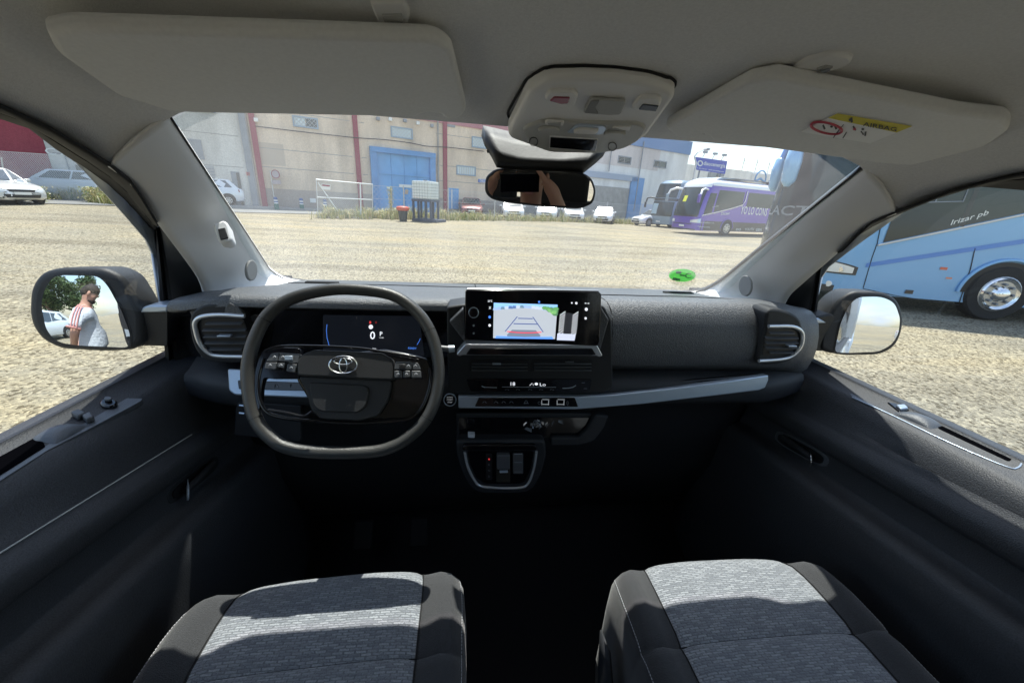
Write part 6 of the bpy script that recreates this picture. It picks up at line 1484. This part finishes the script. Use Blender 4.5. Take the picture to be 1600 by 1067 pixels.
def face_on(body,c,ax,beard=True):
    X,Y,Z=ax
    blob('hair',c+Z*.034-Y*.020,(.083,.090,.098),'hair',body,ax,lambda d:1.0+.02*math.sin(9*d.x+7*d.y) if d.z>-.2 or d.y<-.1 else .72)
    if beard: blob('beard',c-Z*.075+Y*.034,(.060,.060,.046),'beard',body,ax)
    for s in (-1,1):
        blob('ear',c+X*(s*.078)-Y*.008,(.012,.022,.032),'skin',body,ax,None,12,8); blob('eye',c+X*(s*.030)+Y*.085+Z*.012,(.010,.005,.005),'eye',body,ax,None,10,6)
        blob('eyebrow',c+X*(s*.030)+Y*.090+Z*.030,(.016,.005,.004),'hair',body,ax,None,10,6)
    blob('mouth',c+Y*.093-Z*.052,(.022,.006,.007),'pink',body,ax,None,10,6)
def man():
    e=empty('person',tuple(MAN),'bearded man in a white t-shirt with pink sleeve stripes, seen in the driver mirror','person')
    B=MAN; T=lambda x,y,z:B+V((x,y,z))     # faces +x, his left side is +y
    nodes=[(T(-.01,0,.95),(.10,.09)),(T(.0,0,1.12),(.095,.085)),(T(.0,0,1.30),(.105,.09)),(T(-.015,0,1.42),(.10,.08)),(T(.0,0,1.485),.065),(T(.035,0,1.55),.058),(T(.055,0,1.60),(.07,.07)),(T(.065,0,1.665),(.082,.078)),(T(.065,0,1.715),(.07,.07))]
    edges=[(i,i+1) for i in range(8)]
    nodes+=[(T(.135,0,1.628),.020),(T(.158,0,1.612),.013)]; edges+=[(7,9),(9,10)]
    for s in (1,-1):
        a=len(nodes); nodes+=[(T(-.01,s*.17,1.425),.062),(T(-.09,s*.245,1.19),.044),(T(-.155,s*.13,1.03),.036),(T(-.17,s*.06,.985),.027)]; edges+=[(3,a),(a,a+1),(a+1,a+2),(a+2,a+3)]
        hand(nodes,edges,a+3,V((-.2,-s,-.35)),V((0,-.3,1)),V((-1,0,0)))
        a=len(nodes); nodes+=[(T(0,s*.09,.86),.10),(T(.03,s*.10,.50),.062),(T(-.01,s*.11,.12),.043),(T(-.02,s*.11,.06),.040),(T(.08,s*.12,.035),.036),(T(.19,s*.12,.028),.026)]; edges+=[(0,a)]+[(a+i,a+i+1) for i in range(5)]
    body=skin('body',nodes,edges,'skin',e,2)
    ax=(V((0,-1,0)),V((.80,0,-.60)).normalized(),V((.60,0,.80)).normalized())
    c=T(.075,0,1.655)
    face_on(body,c,ax)
    # shirt
    sn=[(T(-.01,0,.93),(.150,.130)),(T(.0,0,1.03),(.145,.128)),(T(.005,0,1.14),(.145,.125)),(T(.01,0,1.30),(.165,.138)),(T(-.01,0,1.415),(.155,.122)),(T(-.0,0,1.485),.078)]
    se=[(i,i+1) for i in range(5)]
    for s in (1,-1):
        a=len(sn); sn+=[(T(-.012,s*.175,1.42),.083),(T(-.05,s*.215,1.32),.080),(T(-.078,s*.24,1.24),.074)]; se+=[(4,a),(a,a+1),(a+1,a+2)]
    sh=skin('t_shirt',sn,se,'shirtw',body,3)
    for s in (1,-1):
        tube('sleeve_cuff',[T(-.076,s*.238,1.250)+V((.34*s*0,0,0))+(V((.94,0,-.33))*math.cos(t)+V((-.09,s*.95,.27))*math.sin(t))*.068 for t in [2*math.pi*i/20 for i in range(20)]],.010,'pink',sh,closed=True,n=6)
        for dx in (-.020,.006,.030):
            tube('sleeve_stripe',catm([T(dx-.005,s*.10,1.502),T(dx-.01,s*.19,1.497),T(dx-.035,s*.262,1.42),T(dx-.075,s*.305,1.27)],5),.0065,'pink',sh,n=6,flat=.6)
    tube('collar',[T(.01,0,1.50)+V((.066*math.cos(t),.066*math.sin(t),-.02*math.cos(t))) for t in [2*math.pi*i/20 for i in range(20)]],.010,'pink',sh,closed=True,n=6)
    tn=[(T(0,0,.97),(.165,.125)),(T(0,0,.90),(.17,.13))]; te=[(0,1)]
    for s in (1,-1):
        a=len(tn); tn+=[(T(0,s*.09,.80),.112),(T(.03,s*.10,.50),.085),(T(-.01,s*.11,.12),.075)]; te+=[(1,a),(a,a+1),(a+1,a+2)]
    skin('trousers',tn,te,'jeans',body,2)
man()
def photographer():
    B=V((-.155,-.50,0)); T=lambda x,y,z:B+V((x,y,z))
    e=empty('person',(B.x,B.y,.45),'photographer in a navy shirt holding a phone, seen only in the rear view mirror','person')
    nodes=[(T(0,-.25,.98),(.16,.13)),(T(0,-.20,1.15),(.15,.11)),(T(0,-.14,1.32),(.17,.12)),(T(0,-.10,1.43),(.14,.10)),(T(0,-.08,1.50),.06),(T(0,-.05,1.56),.058),(T(0,-.03,1.62),(.07,.07)),(T(0,-.03,1.69),(.08,.085)),(T(0,-.03,1.74),(.07,.07)),(T(0,.07,1.635),.018)]
    edges=[(i,i+1) for i in range(8)]+[(7,9)]
    for s in (1,-1):
        a=len(nodes); nodes+=[(T(s*.18,-.10,1.42),.06),(T(s*.26,.08,1.30),.045),(T(s*.20,.30,1.50),.036),(T(s*.135,.43,1.645),.027)]; edges+=[(3,a),(a,a+1),(a+1,a+2),(a+2,a+3)]
        hand(nodes,edges,a+3,V((-s*.45,.35,.6)),V((0,1,0)),V((s*.3,0,-.3)),.9,.5)
        a=len(nodes); nodes+=[(T(s*.10,-.05,.97),.10),(T(s*.14,.20,1.0),.07),(T(s*.14,.30,.62),.05),(T(s*.14,.32,.46),.04)]; edges+=[(0,a),(a,a+1),(a+1,a+2),(a+2,a+3)]
    body=skin('body',nodes,edges,'skin',e,2)
    ax=(V((1,0,0)),V((0,1,-.1)).normalized(),V((0,.1,1)).normalized()); face_on(body,T(0,-.02,1.68),ax,False)
    sn=[(T(0,-.25,.96),(.19,.15)),(T(0,-.19,1.15),(.175,.13)),(T(0,-.14,1.32),(.185,.135)),(T(0,-.10,1.43),(.155,.11)),(T(0,-.08,1.49),.075)]; se=[(0,1),(1,2),(2,3),(3,4)]
    for s in (1,-1):
        a=len(sn); sn+=[(T(s*.18,-.10,1.42),.078),(T(s*.235,.02,1.34),.072)]; se+=[(3,a),(a,a+1)]
    skin('shirt',sn,se,'navy',body,2)
photographer()
ph=box('phone',(-.155,-.030,1.68),(.155,.008,.076),'piano',None,ax=(rt,fw,up),bevel=.003); tag(ph,'black phone held level behind the camera, dark rectangle in the rear view mirror','phone')
